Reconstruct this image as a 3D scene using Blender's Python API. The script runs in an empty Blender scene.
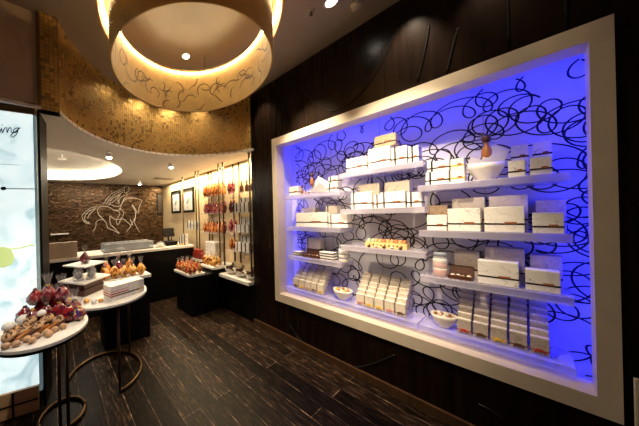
import bpy, bmesh, math, random
from mathutils import Vector, Matrix, noise
random.seed(7)
PI = math.pi
C = bpy.context.scene.collection
sc = bpy.context.scene

# ------------------------------------------------------------------ materials
def newmat(name):
    m = bpy.data.materials.new(name); m.use_nodes = True
    nt = m.node_tree; b = nt.nodes['Principled BSDF']
    return m, nt, b

def pmat(name, col, rough=.5, metal=0., emit=None, es=0., spec=.4, trans=0., alpha=1., coat=0.):
    m, nt, b = newmat(name)
    b.inputs['Base Color'].default_value = (*col, 1)
    b.inputs['Roughness'].default_value = rough
    b.inputs['Metallic'].default_value = metal
    b.inputs['Specular IOR Level'].default_value = spec
    b.inputs['Transmission Weight'].default_value = trans
    b.inputs['Coat Weight'].default_value = coat
    if emit:
        b.inputs['Emission Color'].default_value = (*emit, 1)
        b.inputs['Emission Strength'].default_value = es
    # a faint procedural tone change so that no surface is perfectly flat
    n = nt.nodes.new('ShaderNodeTexNoise'); n.inputs['Scale'].default_value = 9
    tc = nt.nodes.new('ShaderNodeTexCoord'); nt.links.new(tc.outputs['Object'], n.inputs['Vector'])
    mx = nt.nodes.new('ShaderNodeMix'); mx.data_type = 'RGBA'
    mx.inputs['A'].default_value = (*[c*.9 for c in col], 1); mx.inputs['B'].default_value = (*[min(1, c*1.08) for c in col], 1)
    nt.links.new(n.outputs['Fac'], mx.inputs['Factor']); nt.links.new(mx.outputs['Result'], b.inputs['Base Color'])
    return m

def ramp(nt, stops, interp='LINEAR'):
    r = nt.nodes.new('ShaderNodeValToRGB'); r.color_ramp.interpolation = interp
    e = r.color_ramp.elements
    while len(e) < len(stops): e.new(.5)
    for i, (p, c) in enumerate(stops):
        e[i].position = p; e[i].color = (*c, 1)
    return r

def paper_mat(name, col, ink, amount=.02, scale=16, rough=.55):
    """printed paper: fine looping pen lines on a pale ground"""
    m, nt, b = newmat(name)
    tc = nt.nodes.new('ShaderNodeTexCoord'); oi = nt.nodes.new('ShaderNodeObjectInfo')
    ad = nt.nodes.new('ShaderNodeVectorMath'); ad.operation = 'ADD'
    ml = nt.nodes.new('ShaderNodeMath'); ml.operation = 'MULTIPLY'; ml.inputs[1].default_value = 40
    nt.links.new(oi.outputs['Random'], ml.inputs[0])
    nt.links.new(tc.outputs['Object'], ad.inputs[0]); nt.links.new(ml.outputs[0], ad.inputs[1])
    n = nt.nodes.new('ShaderNodeTexNoise'); n.inputs['Scale'].default_value = scale
    n.inputs['Detail'].default_value = .6; n.inputs['Distortion'].default_value = 1.6
    nt.links.new(ad.outputs[0], n.inputs['Vector'])
    s = nt.nodes.new('ShaderNodeMath'); s.operation = 'SUBTRACT'; s.inputs[1].default_value = .5
    a = nt.nodes.new('ShaderNodeMath'); a.operation = 'ABSOLUTE'
    nt.links.new(n.outputs['Fac'], s.inputs[0]); nt.links.new(s.outputs[0], a.inputs[0])
    r = ramp(nt, [(0, ink), (amount, ink), (amount*1.6, col), (1, col)])
    nt.links.new(a.outputs[0], r.inputs[0]); nt.links.new(r.outputs[0], b.inputs['Base Color'])
    b.inputs['Roughness'].default_value = rough
    return m

def tile_mat(name, c1, c2, grout, w, h, metal, rough, use_uv=True, vary=.5, bump=.5, offset=0.):
    m, nt, b = newmat(name)
    tc = nt.nodes.new('ShaderNodeTexCoord')
    br = nt.nodes.new('ShaderNodeTexBrick')
    br.offset = offset; br.squash = 1
    br.inputs['Color1'].default_value = (*c1, 1); br.inputs['Color2'].default_value = (*c2, 1)
    br.inputs['Mortar'].default_value = (*grout, 1); br.inputs['Scale'].default_value = 1
    br.inputs['Mortar Size'].default_value = min(w, h)*.07; br.inputs['Mortar Smooth'].default_value = .2
    br.inputs['Brick Width'].default_value = w; br.inputs['Row Height'].default_value = h
    nt.links.new(tc.outputs['UV' if use_uv else 'Object'], br.inputs['Vector'])
    # uneven hand-set tiles: cell-wise tilt through a snapped white noise
    sn = nt.nodes.new('ShaderNodeVectorMath'); sn.operation = 'SNAP'; sn.inputs[1].default_value = (w, h, 1)
    nt.links.new(tc.outputs['UV' if use_uv else 'Object'], sn.inputs[0])
    wn = nt.nodes.new('ShaderNodeTexWhiteNoise'); wn.noise_dimensions = '3D'
    nt.links.new(sn.outputs[0], wn.inputs['Vector'])
    mx = nt.nodes.new('ShaderNodeMix'); mx.data_type = 'RGBA'; mx.blend_type = 'MULTIPLY'
    mx.inputs['Factor'].default_value = vary
    nt.links.new(br.outputs['Color'], mx.inputs['A']); nt.links.new(wn.outputs['Color'], mx.inputs['B'])
    hs = nt.nodes.new('ShaderNodeHueSaturation'); hs.inputs['Saturation'].default_value = 0; hs.inputs['Value'].default_value = 1.5
    nt.links.new(wn.outputs['Color'], hs.inputs['Color']); nt.links.new(hs.outputs[0], mx.inputs['B'])
    nt.links.new(mx.outputs['Result'], b.inputs['Base Color'])
    b.inputs['Metallic'].default_value = metal
    rr = nt.nodes.new('ShaderNodeMapRange'); rr.inputs['To Min'].default_value = rough*.6; rr.inputs['To Max'].default_value = rough*1.5
    nt.links.new(wn.outputs['Value'], rr.inputs['Value']); nt.links.new(rr.outputs[0], b.inputs['Roughness'])
    nz = nt.nodes.new('ShaderNodeTexNoise'); nz.inputs['Scale'].default_value = .55/min(w, h)
    nt.links.new(tc.outputs['UV' if use_uv else 'Object'], nz.inputs['Vector'])
    ma = nt.nodes.new('ShaderNodeMath'); ma.operation = 'SUBTRACT'
    nt.links.new(nz.outputs['Fac'], ma.inputs[0]); nt.links.new(br.outputs['Fac'], ma.inputs[1])
    bp = nt.nodes.new('ShaderNodeBump'); bp.inputs['Strength'].default_value = bump; bp.inputs['Distance'].default_value = .01
    nt.links.new(ma.outputs[0], bp.inputs['Height']); nt.links.new(bp.outputs[0], b.inputs['Normal'])
    return m

def foil_mat(name, cols, scale=38, rough=.18):
    """clear bag filled with foil-wrapped sweets: coloured cells under gloss"""
    m, nt, b = newmat(name)
    tc = nt.nodes.new('ShaderNodeTexCoord'); v = nt.nodes.new('ShaderNodeTexVoronoi'); v.inputs['Scale'].default_value = scale
    nt.links.new(tc.outputs['Object'], v.inputs['Vector'])
    sp = nt.nodes.new('ShaderNodeSeparateColor'); nt.links.new(v.outputs['Color'], sp.inputs[0])
    r = ramp(nt, [(i/len(cols), c) for i, c in enumerate(cols)], 'CONSTANT')
    nt.links.new(sp.outputs[0], r.inputs[0]); nt.links.new(r.outputs[0], b.inputs['Base Color'])
    bp = nt.nodes.new('ShaderNodeBump'); bp.inputs['Strength'].default_value = .9; bp.inputs['Distance'].default_value = .006
    nt.links.new(v.outputs['Distance'], bp.inputs['Height']); bp.invert = True
    nt.links.new(bp.outputs[0], b.inputs['Normal'])
    b.inputs['Roughness'].default_value = rough; b.inputs['Coat Weight'].default_value = .6; b.inputs['Coat Roughness'].default_value = .08
    return m

def film_mat(name, col, clear=.6):
    """thin clear film or acrylic"""
    m = bpy.data.materials.new(name); m.use_nodes = True; nt = m.node_tree; nt.nodes.clear()
    o = nt.nodes.new('ShaderNodeOutputMaterial'); t = nt.nodes.new('ShaderNodeBsdfTransparent')
    p = nt.nodes.new('ShaderNodeBsdfPrincipled'); p.inputs['Base Color'].default_value = (*col, 1); p.inputs['Roughness'].default_value = .12
    n = nt.nodes.new('ShaderNodeTexNoise'); n.inputs['Scale'].default_value = 25
    bp = nt.nodes.new('ShaderNodeBump'); bp.inputs['Strength'].default_value = .15; nt.links.new(n.outputs['Fac'], bp.inputs['Height']); nt.links.new(bp.outputs[0], p.inputs['Normal'])
    mx = nt.nodes.new('ShaderNodeMixShader'); mx.inputs[0].default_value = 1-clear
    nt.links.new(t.outputs[0], mx.inputs[1]); nt.links.new(p.outputs[0], mx.inputs[2]); nt.links.new(mx.outputs[0], o.inputs[0])
    return m

def shade_mat(name, col, through):
    m = bpy.data.materials.new(name); m.use_nodes = True; nt = m.node_tree; b = nt.nodes['Principled BSDF']; o = nt.nodes['Material Output']
    tc = nt.nodes.new('ShaderNodeTexCoord'); n = nt.nodes.new('ShaderNodeTexNoise'); n.inputs['Scale'].default_value = 14
    nt.links.new(tc.outputs['Object'], n.inputs['Vector'])
    r = ramp(nt, [(.2, tuple(c*.85 for c in col)), (.8, tuple(min(1, c*1.1) for c in col))]); nt.links.new(n.outputs['Fac'], r.inputs[0])
    nt.links.new(r.outputs[0], b.inputs['Base Color']); b.inputs['Roughness'].default_value = .5
    t = nt.nodes.new('ShaderNodeBsdfTranslucent'); nt.links.new(r.outputs[0], t.inputs['Color'])
    mx = nt.nodes.new('ShaderNodeMixShader'); mx.inputs[0].default_value = through
    nt.links.new(b.outputs[0], mx.inputs[1]); nt.links.new(t.outputs[0], mx.inputs[2]); nt.links.new(mx.outputs[0], o.inputs['Surface'])
    return m

def floor_mat():
    m, nt, b = newmat('dark_plank_floor')
    tc = nt.nodes.new('ShaderNodeTexCoord'); sx = nt.nodes.new('ShaderNodeSeparateXYZ'); cx = nt.nodes.new('ShaderNodeCombineXYZ')
    nt.links.new(tc.outputs['Object'], sx.inputs[0]); nt.links.new(sx.outputs['Y'], cx.inputs['X']); nt.links.new(sx.outputs['X'], cx.inputs['Y'])
    br = nt.nodes.new('ShaderNodeTexBrick'); br.offset = .37; br.offset_frequency = 2
    br.inputs['Scale'].default_value = 1; br.inputs['Brick Width'].default_value = 1.45; br.inputs['Row Height'].default_value = .155
    br.inputs['Mortar Size'].default_value = .0022; br.inputs['Mortar Smooth'].default_value = .1; br.inputs['Bias'].default_value = -.1
    br.inputs['Color1'].default_value = (.009, .0048, .0028, 1); br.inputs['Color2'].default_value = (.042, .024, .0145, 1); br.inputs['Mortar'].default_value = (.20, .13, .08, 1)
    nt.links.new(cx.outputs[0], br.inputs['Vector'])
    mp = nt.nodes.new('ShaderNodeMapping'); mp.inputs['Scale'].default_value = (9, 55, 1); nt.links.new(cx.outputs[0], mp.inputs['Vector'])
    n = nt.nodes.new('ShaderNodeTexNoise'); n.inputs['Scale'].default_value = 1; n.inputs['Detail'].default_value = 5; n.inputs['Roughness'].default_value = .7
    nt.links.new(mp.outputs[0], n.inputs['Vector'])
    r = ramp(nt, [(.38, (.12, .12, .12)), (.52, (.6, .6, .6)), (.66, (3.8, 3.9, 4.0))]); nt.links.new(n.outputs['Fac'], r.inputs[0])
    mx = nt.nodes.new('ShaderNodeMix'); mx.data_type = 'RGBA'; mx.blend_type = 'MULTIPLY'; mx.inputs['Factor'].default_value = 1; mx.clamp_result = False
    nt.links.new(br.outputs['Color'], mx.inputs['A']); nt.links.new(r.outputs[0], mx.inputs['B']); nt.links.new(mx.outputs['Result'], b.inputs['Base Color'])
    b.inputs['Specular IOR Level'].default_value = .10
    rr = nt.nodes.new('ShaderNodeMapRange'); rr.inputs['To Min'].default_value = .28; rr.inputs['To Max'].default_value = .55
    nt.links.new(n.outputs['Fac'], rr.inputs['Value']); nt.links.new(rr.outputs[0], b.inputs['Roughness'])
    bp = nt.nodes.new('ShaderNodeBump'); bp.inputs['Strength'].default_value = .35; bp.inputs['Distance'].default_value = .004
    nt.links.new(n.outputs['Fac'], bp.inputs['Height']); nt.links.new(bp.outputs[0], b.inputs['Normal'])
    return m

def wood_mat(name, c1, c2, rough, axis=(30, 30, 2), spec=.4):
    m, nt, b = newmat(name)
    tc = nt.nodes.new('ShaderNodeTexCoord'); mp = nt.nodes.new('ShaderNodeMapping'); mp.inputs['Scale'].default_value = axis
    nt.links.new(tc.outputs['Object'], mp.inputs['Vector'])
    n = nt.nodes.new('ShaderNodeTexNoise'); n.inputs['Scale'].default_value = 1; n.inputs['Detail'].default_value = 6
    nt.links.new(mp.outputs[0], n.inputs['Vector'])
    r = ramp(nt, [(.3, c1), (.7, c2)]); nt.links.new(n.outputs['Fac'], r.inputs[0]); nt.links.new(r.outputs[0], b.inputs['Base Color'])
    b.inputs['Roughness'].default_value = rough; b.inputs['Specular IOR Level'].default_value = spec
    return m

def marble_mat(name, emit):
    m, nt, b = newmat(name)
    tc = nt.nodes.new('ShaderNodeTexCoord')
    n = nt.nodes.new('ShaderNodeTexNoise'); n.inputs['Scale'].default_value = 3.5; n.inputs['Detail'].default_value = 6; n.inputs['Distortion'].default_value = 1.5
    nt.links.new(tc.outputs['Object'], n.inputs['Vector'])
    r = ramp(nt, [(.34, (.48, .68, .72)), (.44, (.74, .92, .95)), (.56, (.86, 1, 1))]); nt.links.new(n.outputs['Fac'], r.inputs[0])
    nt.links.new(r.outputs[0], b.inputs['Base Color']); nt.links.new(r.outputs[0], b.inputs['Emission Color'])
    b.inputs['Emission Strength'].default_value = emit; b.inputs['Roughness'].default_value = .3
    return m

M = dict(
    floor=floor_mat(),
    ceil=pmat('taupe_ceiling_paint', (.30, .245, .195), .7),
    ceil2=pmat('pale_ceiling_paint', (.82, .77, .70), .7),
    black=wood_mat('black_lacquer', (.006, .003, .002), (.014, .007, .004), .26, spec=.16),
    blackflat=pmat('black_laminate', (.003, .0025, .002), .5, spec=.15),
    groove=pmat('groove_black', (.005, .004, .003), .5, spec=.12),
    cream=pmat('cream_lacquer', (.70, .60, .47), .4),
    gold=tile_mat('gold_mosaic', (.50, .31, .085), (.40, .24, .06), (.10, .06, .02), .03, .03, .65, .36, vary=.25, bump=.3),
    bronze=tile_mat('bronze_mosaic', (.12, .068, .032), (.07, .038, .018), (.012, .007, .004), .07, .035, .6, .26, vary=.7, bump=.9, offset=.5),
    brown=pmat('brown_plaster', (.46, .33, .22), .6),
    panel=pmat('white_acrylic_panel', (.68, .67, .71), .45),
    ink=pmat('black_ink', (.006, .006, .012), .5),
    liner=pmat('white_liner', (.7, .7, .76), .5),
    acrylic=film_mat('frosted_acrylic', (.70, .66, .78), .60),
    box=paper_mat('white_gift_paper', (.82, .79, .74), (.50, .47, .43), .007, 13),
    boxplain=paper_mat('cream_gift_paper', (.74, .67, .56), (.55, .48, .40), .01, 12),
    boxtan=paper_mat('tan_gift_paper', (.50, .37, .24), (.30, .2, .12), .02, 20),
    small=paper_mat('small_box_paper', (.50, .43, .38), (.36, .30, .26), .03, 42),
    ribbon=pmat('black_ribbon', (.012, .010, .010), .4),
    tag=pmat('brown_label', (.30, .10, .04), .5),
    red=pmat('red_ribbon', (.42, .05, .04), .4), yellow=pmat('yellow_ribbon', (.75, .48, .05), .4), brownrib=pmat('brown_ribbon', (.12, .05, .03), .4), pinkrib=pmat('pink_ribbon', (.6, .28, .25), .4),
    china=pmat('white_china', (.82, .78, .72), .2), white=pmat('white_laminate', (.82, .79, .75), .3),
    paper=pmat('white_paper', (.85, .82, .78), .7),
    choc=pmat('chocolate', (.085, .032, .014), .3), truffle=pmat('pale_truffle', (.62, .48, .36), .5), caramel=pmat('caramel', (.40, .15, .04), .3),
    cookie=pmat('cookie', (.56, .34, .19), .8), sugar=pmat('white_sugar', (.85, .82, .78), .6), tancan=pmat('tan_truffle', (.50, .31, .20), .7),
    brass=pmat('dark_brass', (.11, .062, .027), .35, .8), blackmetal=pmat('black_metal', (.008, .006, .005), .35, spec=.3), silver=pmat('brushed_steel', (.55, .55, .56), .3, 1.),
    glass=film_mat('clear_glass', (.85, .88, .9), .72), film=film_mat('clear_cellophane', (.70, .62, .62), .86), greyfilm=film_mat('smoky_glass', (.5, .55, .62), .55),
    redfoil=foil_mat('red_foil', [(.20, .005, .012), (.08, .003, .016), (.30, .015, .018), (.05, .003, .014), (.18, .006, .022), (.34, .12, .13)], 28),
    bluefoil=foil_mat('mixed_foil', [(.30, .02, .03), (.06, .03, .18), (.5, .3, .12), (.12, .02, .10)], 60),
    goldfoil=foil_mat('gold_foil', [(.62, .24, .02), (.80, .42, .06), (.22, .06, .01), (.70, .33, .08), (.85, .55, .2)], 26),
    orangefoil=foil_mat('orange_foil', [(.50, .13, .02), (.62, .24, .04), (.20, .03, .01), (.5, .2, .08)], 30),
    pinkfoil=foil_mat('pink_foil', [(.38, .04, .05), (.50, .14, .14), (.12, .012, .05), (.42, .06, .03)], 30),
    purplefoil=foil_mat('plum_foil', [(.09, .012, .03), (.16, .025, .04), (.04, .008, .02)], 30),
    stripefoil=foil_mat('red_yellow_foil', [(.50, .05, .03), (.65, .42, .10), (.30, .03, .03), (.5, .25, .12)], 46),
    redpaper=pmat('dark_red_card', (.28, .03, .02), .45), brownbox=wood_mat('brown_card', (.05, .016, .008), (.09, .03, .014), .4, (6, 6, 40)),
    darkbrown=pmat('dark_brown_card', (.03, .014, .008), .4),
    poster=marble_mat('backlit_poster', .82), edge=pmat('blue_grey_edge', (.42, .55, .58), .25, .2, (.5, .75, .8), .12),
    pear=pmat('printed_green_pear', (.62, .72, .30), .5, 0, (.55, .68, .25), .75), grey=pmat('printed_grey', (.45, .5, .52), .5, 0, (.45, .52, .54), .6),
    trimgold=pmat('bronze_trim', (.16, .085, .03), .35, .6), basewood=wood_mat('brown_base', (.05, .024, .012), (.09, .045, .02), .35), plinthwood=wood_mat('tan_plinth', (.46, .26, .13), (.58, .34, .18), .4, (3, 20, 30)),
    neon=pmat('pale_metal_outline', (.68, .63, .55), .3, .1),
    beigeboard=wood_mat('beige_board', (.36, .27, .19), (.46, .35, .26), .5, (8, 8, 1.5)),
    photo=pmat('pale_print', (.72, .72, .72), .4), figure=pmat('grey_print', (.25, .25, .28), .5),
    yellowwall=pmat('cream_wall', (.66, .52, .33), .6),
    shade_in=shade_mat('cream_shade', (.70, .50, .20), .45), shade_out=shade_mat('bronze_shade', (.46, .30, .10), .40),
    led=pmat('warm_led', (1, .9, .7), .5, 0, (1, .82, .50), 52.), bulb=pmat('spot_bulb', (1, 1, 1), .5, 0, (1, .90, .72), 40.), bulbdim=pmat('downlight_bulb', (1, 1, 1), .5, 0, (1, .9, .72), 12.),
    covled=pmat('cove_led', (1, .95, .85), .5, 0, (1, .88, .66), 22.), squig=pmat('brown_squiggle', (.13, .075, .03), .4),
    pinkband=pmat('pink_candy', (.62, .27, .24), .5), cream2=pmat('cream_candy', (.80, .74, .64), .5), pastry=pmat('yellow_tray', (.82, .58, .25), .5),
    mgreen=pmat('sage_macaron', (.33, .36, .25), .6), morange=pmat('orange_macaron', (.66, .26, .10), .6), mbrown=pmat('brown_macaron', (.33, .13, .05), .6),
    cardw=paper_mat('white_card', (.82, .80, .77), (.35, .32, .3), .02, 22),
)

# ------------------------------------------------------------------ mesh helpers
def obj(name, bm, mat, parent=None, loc=(0, 0, 0), rot=(0, 0, 0), smooth=False):
    bm.normal_update()
    me = bpy.data.meshes.new(name); bm.to_mesh(me); bm.free()
    if smooth:
        for p in me.polygons: p.use_smooth = True
    me.materials.append(mat if not isinstance(mat, str) else M[mat])
    o = bpy.data.objects.new(name, me); C.objects.link(o)
    o.parent = parent; o.location = loc; o.rotation_euler = rot
    return o

def tag(o, label, cat, group=None):
    o['label'] = label; o['category'] = cat
    if group: o['group'] = group
    return o

def thing(name, label, cat, loc=(0, 0, 0), rz=0, group=None, rot=None):
    o = bpy.data.objects.new(name, None); C.objects.link(o); o.empty_display_size = .05
    o.location = loc; o.rotation_euler = rot if rot else (0, 0, rz)
    return tag(o, label, cat, group)

def struct(name, bm, mat, parent=None, smooth=False):
    o = obj(name, bm, mat, parent, smooth=smooth); o['kind'] = 'structure'; return o

def box(bm, x0, x1, y0, y1, z0, z1, bev=0.):
    r = bmesh.ops.create_cube(bm, size=1)
    for v in r['verts']:
        v.co = Vector((x0 if v.co.x < 0 else x1, y0 if v.co.y < 0 else y1, z0 if v.co.z < 0 else z1))
    if bev:
        es = list({e for v in r['verts'] for e in v.link_edges})
        bmesh.ops.bevel(bm, geom=es, offset=bev, segments=2, affect='EDGES', profile=.5)
    return bm

def bx(x0, x1, y0, y1, z0, z1, bev=0.): return box(bmesh.new(), x0, x1, y0, y1, z0, z1, bev)

def tube(bm, pts, r, seg=8, closed=False, r2=None):
    pts = [Vector(p) for p in pts]; n = len(pts); rings = []
    up = Vector((0, 0, 1)); prev = None
    for i, p in enumerate(pts):
        a = pts[(i-1) % n] if (closed or i > 0) else p; b = pts[(i+1) % n] if (closed or i < n-1) else p
        t = (b-a).normalized()
        if prev is None:
            s = t.cross(up)
            if s.length < 1e-3: s = t.cross(Vector((1, 0, 0)))
        else:
            s = prev - t*prev.dot(t)
        s.normalize(); prev = s; q = t.cross(s)
        rr = r if r2 is None else r+(r2-r)*i/(n-1)
        rings.append([bm.verts.new(p+s*rr*math.cos(2*PI*k/seg)+q*rr*math.sin(2*PI*k/seg)) for k in range(seg)])
    m = n if closed else n-1
    for i in range(m):
        A, B = rings[i], rings[(i+1) % n]
        for k in range(seg): bm.faces.new((A[k], A[(k+1) % seg], B[(k+1) % seg], B[k]))
    if not closed:
        bm.faces.new(rings[0][::-1]); bm.faces.new(rings[-1])
    return bm

def spline(pts, sub=6, closed=False):
    pts = [Vector(p) for p in pts]; n = len(pts); out = []
    for i in range(n if closed else n-1):
        g = (lambda k: pts[k % n]) if closed else (lambda k: pts[max(0, min(n-1, k))])
        p0, p1, p2, p3 = g(i-1), g(i), g(i+1), g(i+2)
        for k in range(sub):
            t = k/sub
            out.append(.5*((2*p1)+(p2-p0)*t+(2*p0-5*p1+4*p2-p3)*t*t+(3*p1-p0-3*p2+p3)*t**3))
    if not closed: out.append(pts[-1])
    return out

def lathe(bm, prof, seg=24, a0=0., a1=2*PI, cx=0, cy=0, cz=0):
    full = abs(a1-a0-2*PI) < 1e-6; rings = []
    N = seg if full else seg+1
    for r, z in prof:
        rings.append([bm.verts.new((cx+r*math.cos(a0+(a1-a0)*k/seg), cy+r*math.sin(a0+(a1-a0)*k/seg), cz+z)) for k in range(N)] if r > 1e-6 else [bm.verts.new((cx, cy, cz+z))]*N)
    for A, B in zip(rings, rings[1:]):
        for k in range(seg):
            k2 = (k+1) % N
            vs = []
            for v in (A[k], A[k2], B[k2], B[k]):
                if v not in vs: vs.append(v)
            if len(vs) > 2:
                try: bm.faces.new(vs)
                except ValueError: pass
    return bm

def blob(bm, loc, r, sub=2, amp=.15, freq=3., scale=(1, 1, 1), seed=0):
    g = bmesh.ops.create_icosphere(bm, subdivisions=sub, radius=1)
    for v in g['verts']:
        k = 1+amp*noise.noise(v.co*freq+Vector((seed*3.1, seed*1.7, seed)))
        v.co = Vector((v.co.x*scale[0]*r*k, v.co.y*scale[1]*r*k, v.co.z*scale[2]*r*k))+Vector(loc)
    return bm

def dup(root, loc, rz=None, label=None, group=None):
    r = root.copy(); C.objects.link(r); r.location = loc
    if rz is not None: r.rotation_euler = (0, 0, rz)
    if label: r['label'] = label
    if group: r['group'] = group
    for ch in list(root.children):
        c = ch.copy(); C.objects.link(c); c.parent = r
        for g in ch.children:
            d = g.copy(); C.objects.link(d); d.parent = c
    return r

ORD = ['first', 'second', 'third', 'fourth', 'fifth', 'sixth', 'seventh', 'eighth', 'ninth', 'tenth', 'eleventh', 'twelfth']

# ------------------------------------------------------------------ the room
CZ, RZ = 3.16, 2.385                       # front ceiling, lower rear ceiling
RC, RR = (1.145, 1.72), 1.160              # the round drop between the two ceilings
struct('floor', bx(-3, 3.2, -3, 6.5, -.06, 0), 'floor')
struct('ceiling', bx(-3, 2.8, -3, 3.1, CZ, CZ+.08), 'ceil')
A0, A1 = math.atan2(.38, 1.155), math.radians(158.5)
def rear_ceiling():
    bm = bmesh.new()
    arc = [(RC[0]+RR*math.cos(A0+(A1-A0)*k/64), RC[1]+RR*math.sin(A0+(A1-A0)*k/64)) for k in range(65)]
    outer = arc + [(-3, arc[-1][1]), (-3, 6.45), (2.8, 6.45), (2.8, arc[0][1])]
    hole = [(-.165+1.3*math.cos(2*PI*k/72), 4.55+1.3*math.sin(2*PI*k/72)) for k in range(72)]
    es = []
    for loop in (outer, hole):
        vs = [bm.verts.new((x, y, RZ)) for x, y in loop]
        es += [bm.edges.new((vs[i], vs[(i+1) % len(vs)])) for i in range(len(vs))]
    bmesh.ops.triangle_fill(bm, use_beauty=True, edges=es, normal=(0, 0, -1))
    r = bmesh.ops.extrude_face_region(bm, geom=bm.faces[:])
    for v in r['geom']:
        if isinstance(v, bmesh.types.BMVert): v.co.z += .025
    bmesh.ops.recalc_face_normals(bm, faces=bm.faces[:])
    return bm
struct('ceiling_rear', rear_ceiling(), 'ceil2')
struct('ceiling_cove', lathe(bmesh.new(), [(0, .20), (1.46, .20), (1.46, .026)], 72, cx=-.165, cy=4.55, cz=RZ), 'ceil2', smooth=False)
t = thing('cove_light', 'warm light ring hidden in the round cove of the rear ceiling', 'light', (-.165, 4.55, RZ+.026))
obj('light_ring', tube(bmesh.new(), [(1.40*math.cos(2*PI*k/72), 1.40*math.sin(2*PI*k/72), .02) for k in range(72)], .016, 6, True), 'covled', t)

def curved_wall():
    bm = bmesh.new(); uv = bm.loops.layers.uv.new('UVMap'); N = 96
    def ring(r, z): return [bm.verts.new((RC[0]+r*math.cos(A0+(A1-A0)*k/N), RC[1]+r*math.sin(A0+(A1-A0)*k/N), z)) for k in range(N+1)]
    a, b = ring(RR, RZ-.0), ring(RR, CZ); c, d = ring(RR+.06, RZ+.026), ring(RR+.06, CZ)
    for k in range(N):
        f = bm.faces.new((a[k], b[k], b[k+1], a[k+1]))
        for l, (i, z) in zip(f.loops, ((k, RZ), (k, CZ), (k+1, CZ), (k+1, RZ))): l[uv].uv = ((A1-A0)*i/N*RR, z)
        bm.faces.new((c[k], c[k+1], d[k+1], d[k]))
    return bm
struct('wall_curved', curved_wall(), 'gold')

def uvbox(x0, x1, y0, y1, z0, z1, horiz='x'):
    bm = bx(x0, x1, y0, y1, z0, z1); uv = bm.loops.layers.uv.new('UVMap')
    for f in bm.faces:
        for l in f.loops:
            co = l.vert.co; l[uv].uv = ((co.x if abs(f.normal.y) > abs(f.normal.x) else co.y), co.z)
    return bm
bm = bx(-.058, .066, 2.135, 2.235, RZ, CZ); bm.normal_update(); uv = bm.loops.layers.uv.new('UVMap')
for f in bm.faces:
    for l in f.loops: l[uv].uv = ((l.vert.co.x if abs(f.normal.y) > .5 else l.vert.co.y)*1., l.vert.co.z)
struct('trim_1', bm, 'gold')
struct('trim_2', bx(-.085, -.058, 2.15, 2.235, RZ, CZ), 'trimgold')
struct('wall_left_upper', bx(-3, -.085, 2.17, 2.25, RZ, CZ), 'brown')
struct('wall_left', bx(-3.06, -3, -3, 6.5, 0, CZ), 'brown')
struct('wall_front', bx(-3, 3.2, -3.06, -3, 0, CZ), 'brown')

# back wall of bronze mosaic, a few degrees off square
bm = bmesh.new(); uv = bm.loops.layers.uv.new('UVMap')
p0, p1 = Vector((-3, 6.182+.1778*3, 0)), Vector((2.72, 6.182-.1778*2.72, 0)); dv = Vector((.175, .984, 0))*.08
q = [p0, p1, p1+Vector((0, 0, RZ)), p0+Vector((0, 0, RZ))]
va = [bm.verts.new(p) for p in q]; vb = [bm.verts.new(p+dv) for p in q]
L = (p1-p0).length
f = bm.faces.new(va)
for l, u in zip(f.loops, ((0, 0), (L, 0), (L, RZ), (0, RZ))): l[uv].uv = u
bm.faces.new(vb[::-1])
for i in range(4): bm.faces.new((va[i], vb[i], vb[(i+1) % 4], va[(i+1) % 4]))
struct('wall_back', bm, 'bronze')
struct('wall_rear_right', bx(2.58, 2.72, 2.14, 5.75, 0, RZ), 'yellowwall')

# black lacquered wall with the opening of the display case cut through it
OY0, OY1, OZ0, OZ1 = -.18, 1.71, .533, 2.344     # clear opening
WX0, WX1 = 2.3, 2.72
bm = bmesh.new()
CY0, CY1, CZ0, CZ1 = -.236, 1.767, .442, 2.431        # cavity behind the frame
box(bm, WX0, WX1, -3, CY0, 0, CZ); box(bm, WX0, WX1, CY1, 2.13, 0, CZ)
box(bm, WX0, WX1, CY0, CY1, 0, CZ0); box(bm, WX0, WX1, CY0, CY1, CZ1, CZ)
struct('wall_right', bm, 'black')
struct('baseboard_right', bx(2.275, 2.2995, -3, 2.13, 0, .07), 'basewood')
bm = bmesh.new()
GR = [[(1.366, 2.882), (1.259, 2.691), (1.081, 2.512), (.922, 2.511), (.794, 2.579), (.677, 2.722), (.609, 2.853), (.551, 2.98), (.5, 3.15)],
      [(.386, 2.844), (.404, 2.717), (.451, 2.478)], [(.25, 2.73), (.279, 2.6), (.305, 2.463)], [(.057, 3.15), (.054, 2.456)],
      [(1.967, 3.15), (1.985, 2.9), (2.013, 2.45)], [(1.689, 3.15), (1.70, 2.9), (1.74, 2.45)], [(1.564, 3.0), (1.61, 2.742), (1.66, 2.461)], [(-.124, 3.15), (-.125, 2.46)],
      [(1.587, .194), (1.463, .084), (1.293, .03), (1.092, .03), (.917, .07), (.762, .19), (.625, .33)], [(.204, .222), (.157, .217), (.108, .189)],
      [(2.10, 2.1), (2.06, 1.75), (1.98, 1.55), (2.02, 1.2), (2.09, 1.0)]]
for i, g in enumerate(GR):
    o = struct('trim_%d' % (i+3), tube(bmesh.new(), spline([(2.2995, y, z) for y, z in g], 6), .007, 6), 'groove' if i < 8 else 'blackmetal', smooth=True)
    bpy.data.objects['trim_%d' % (i+3)]

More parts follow.
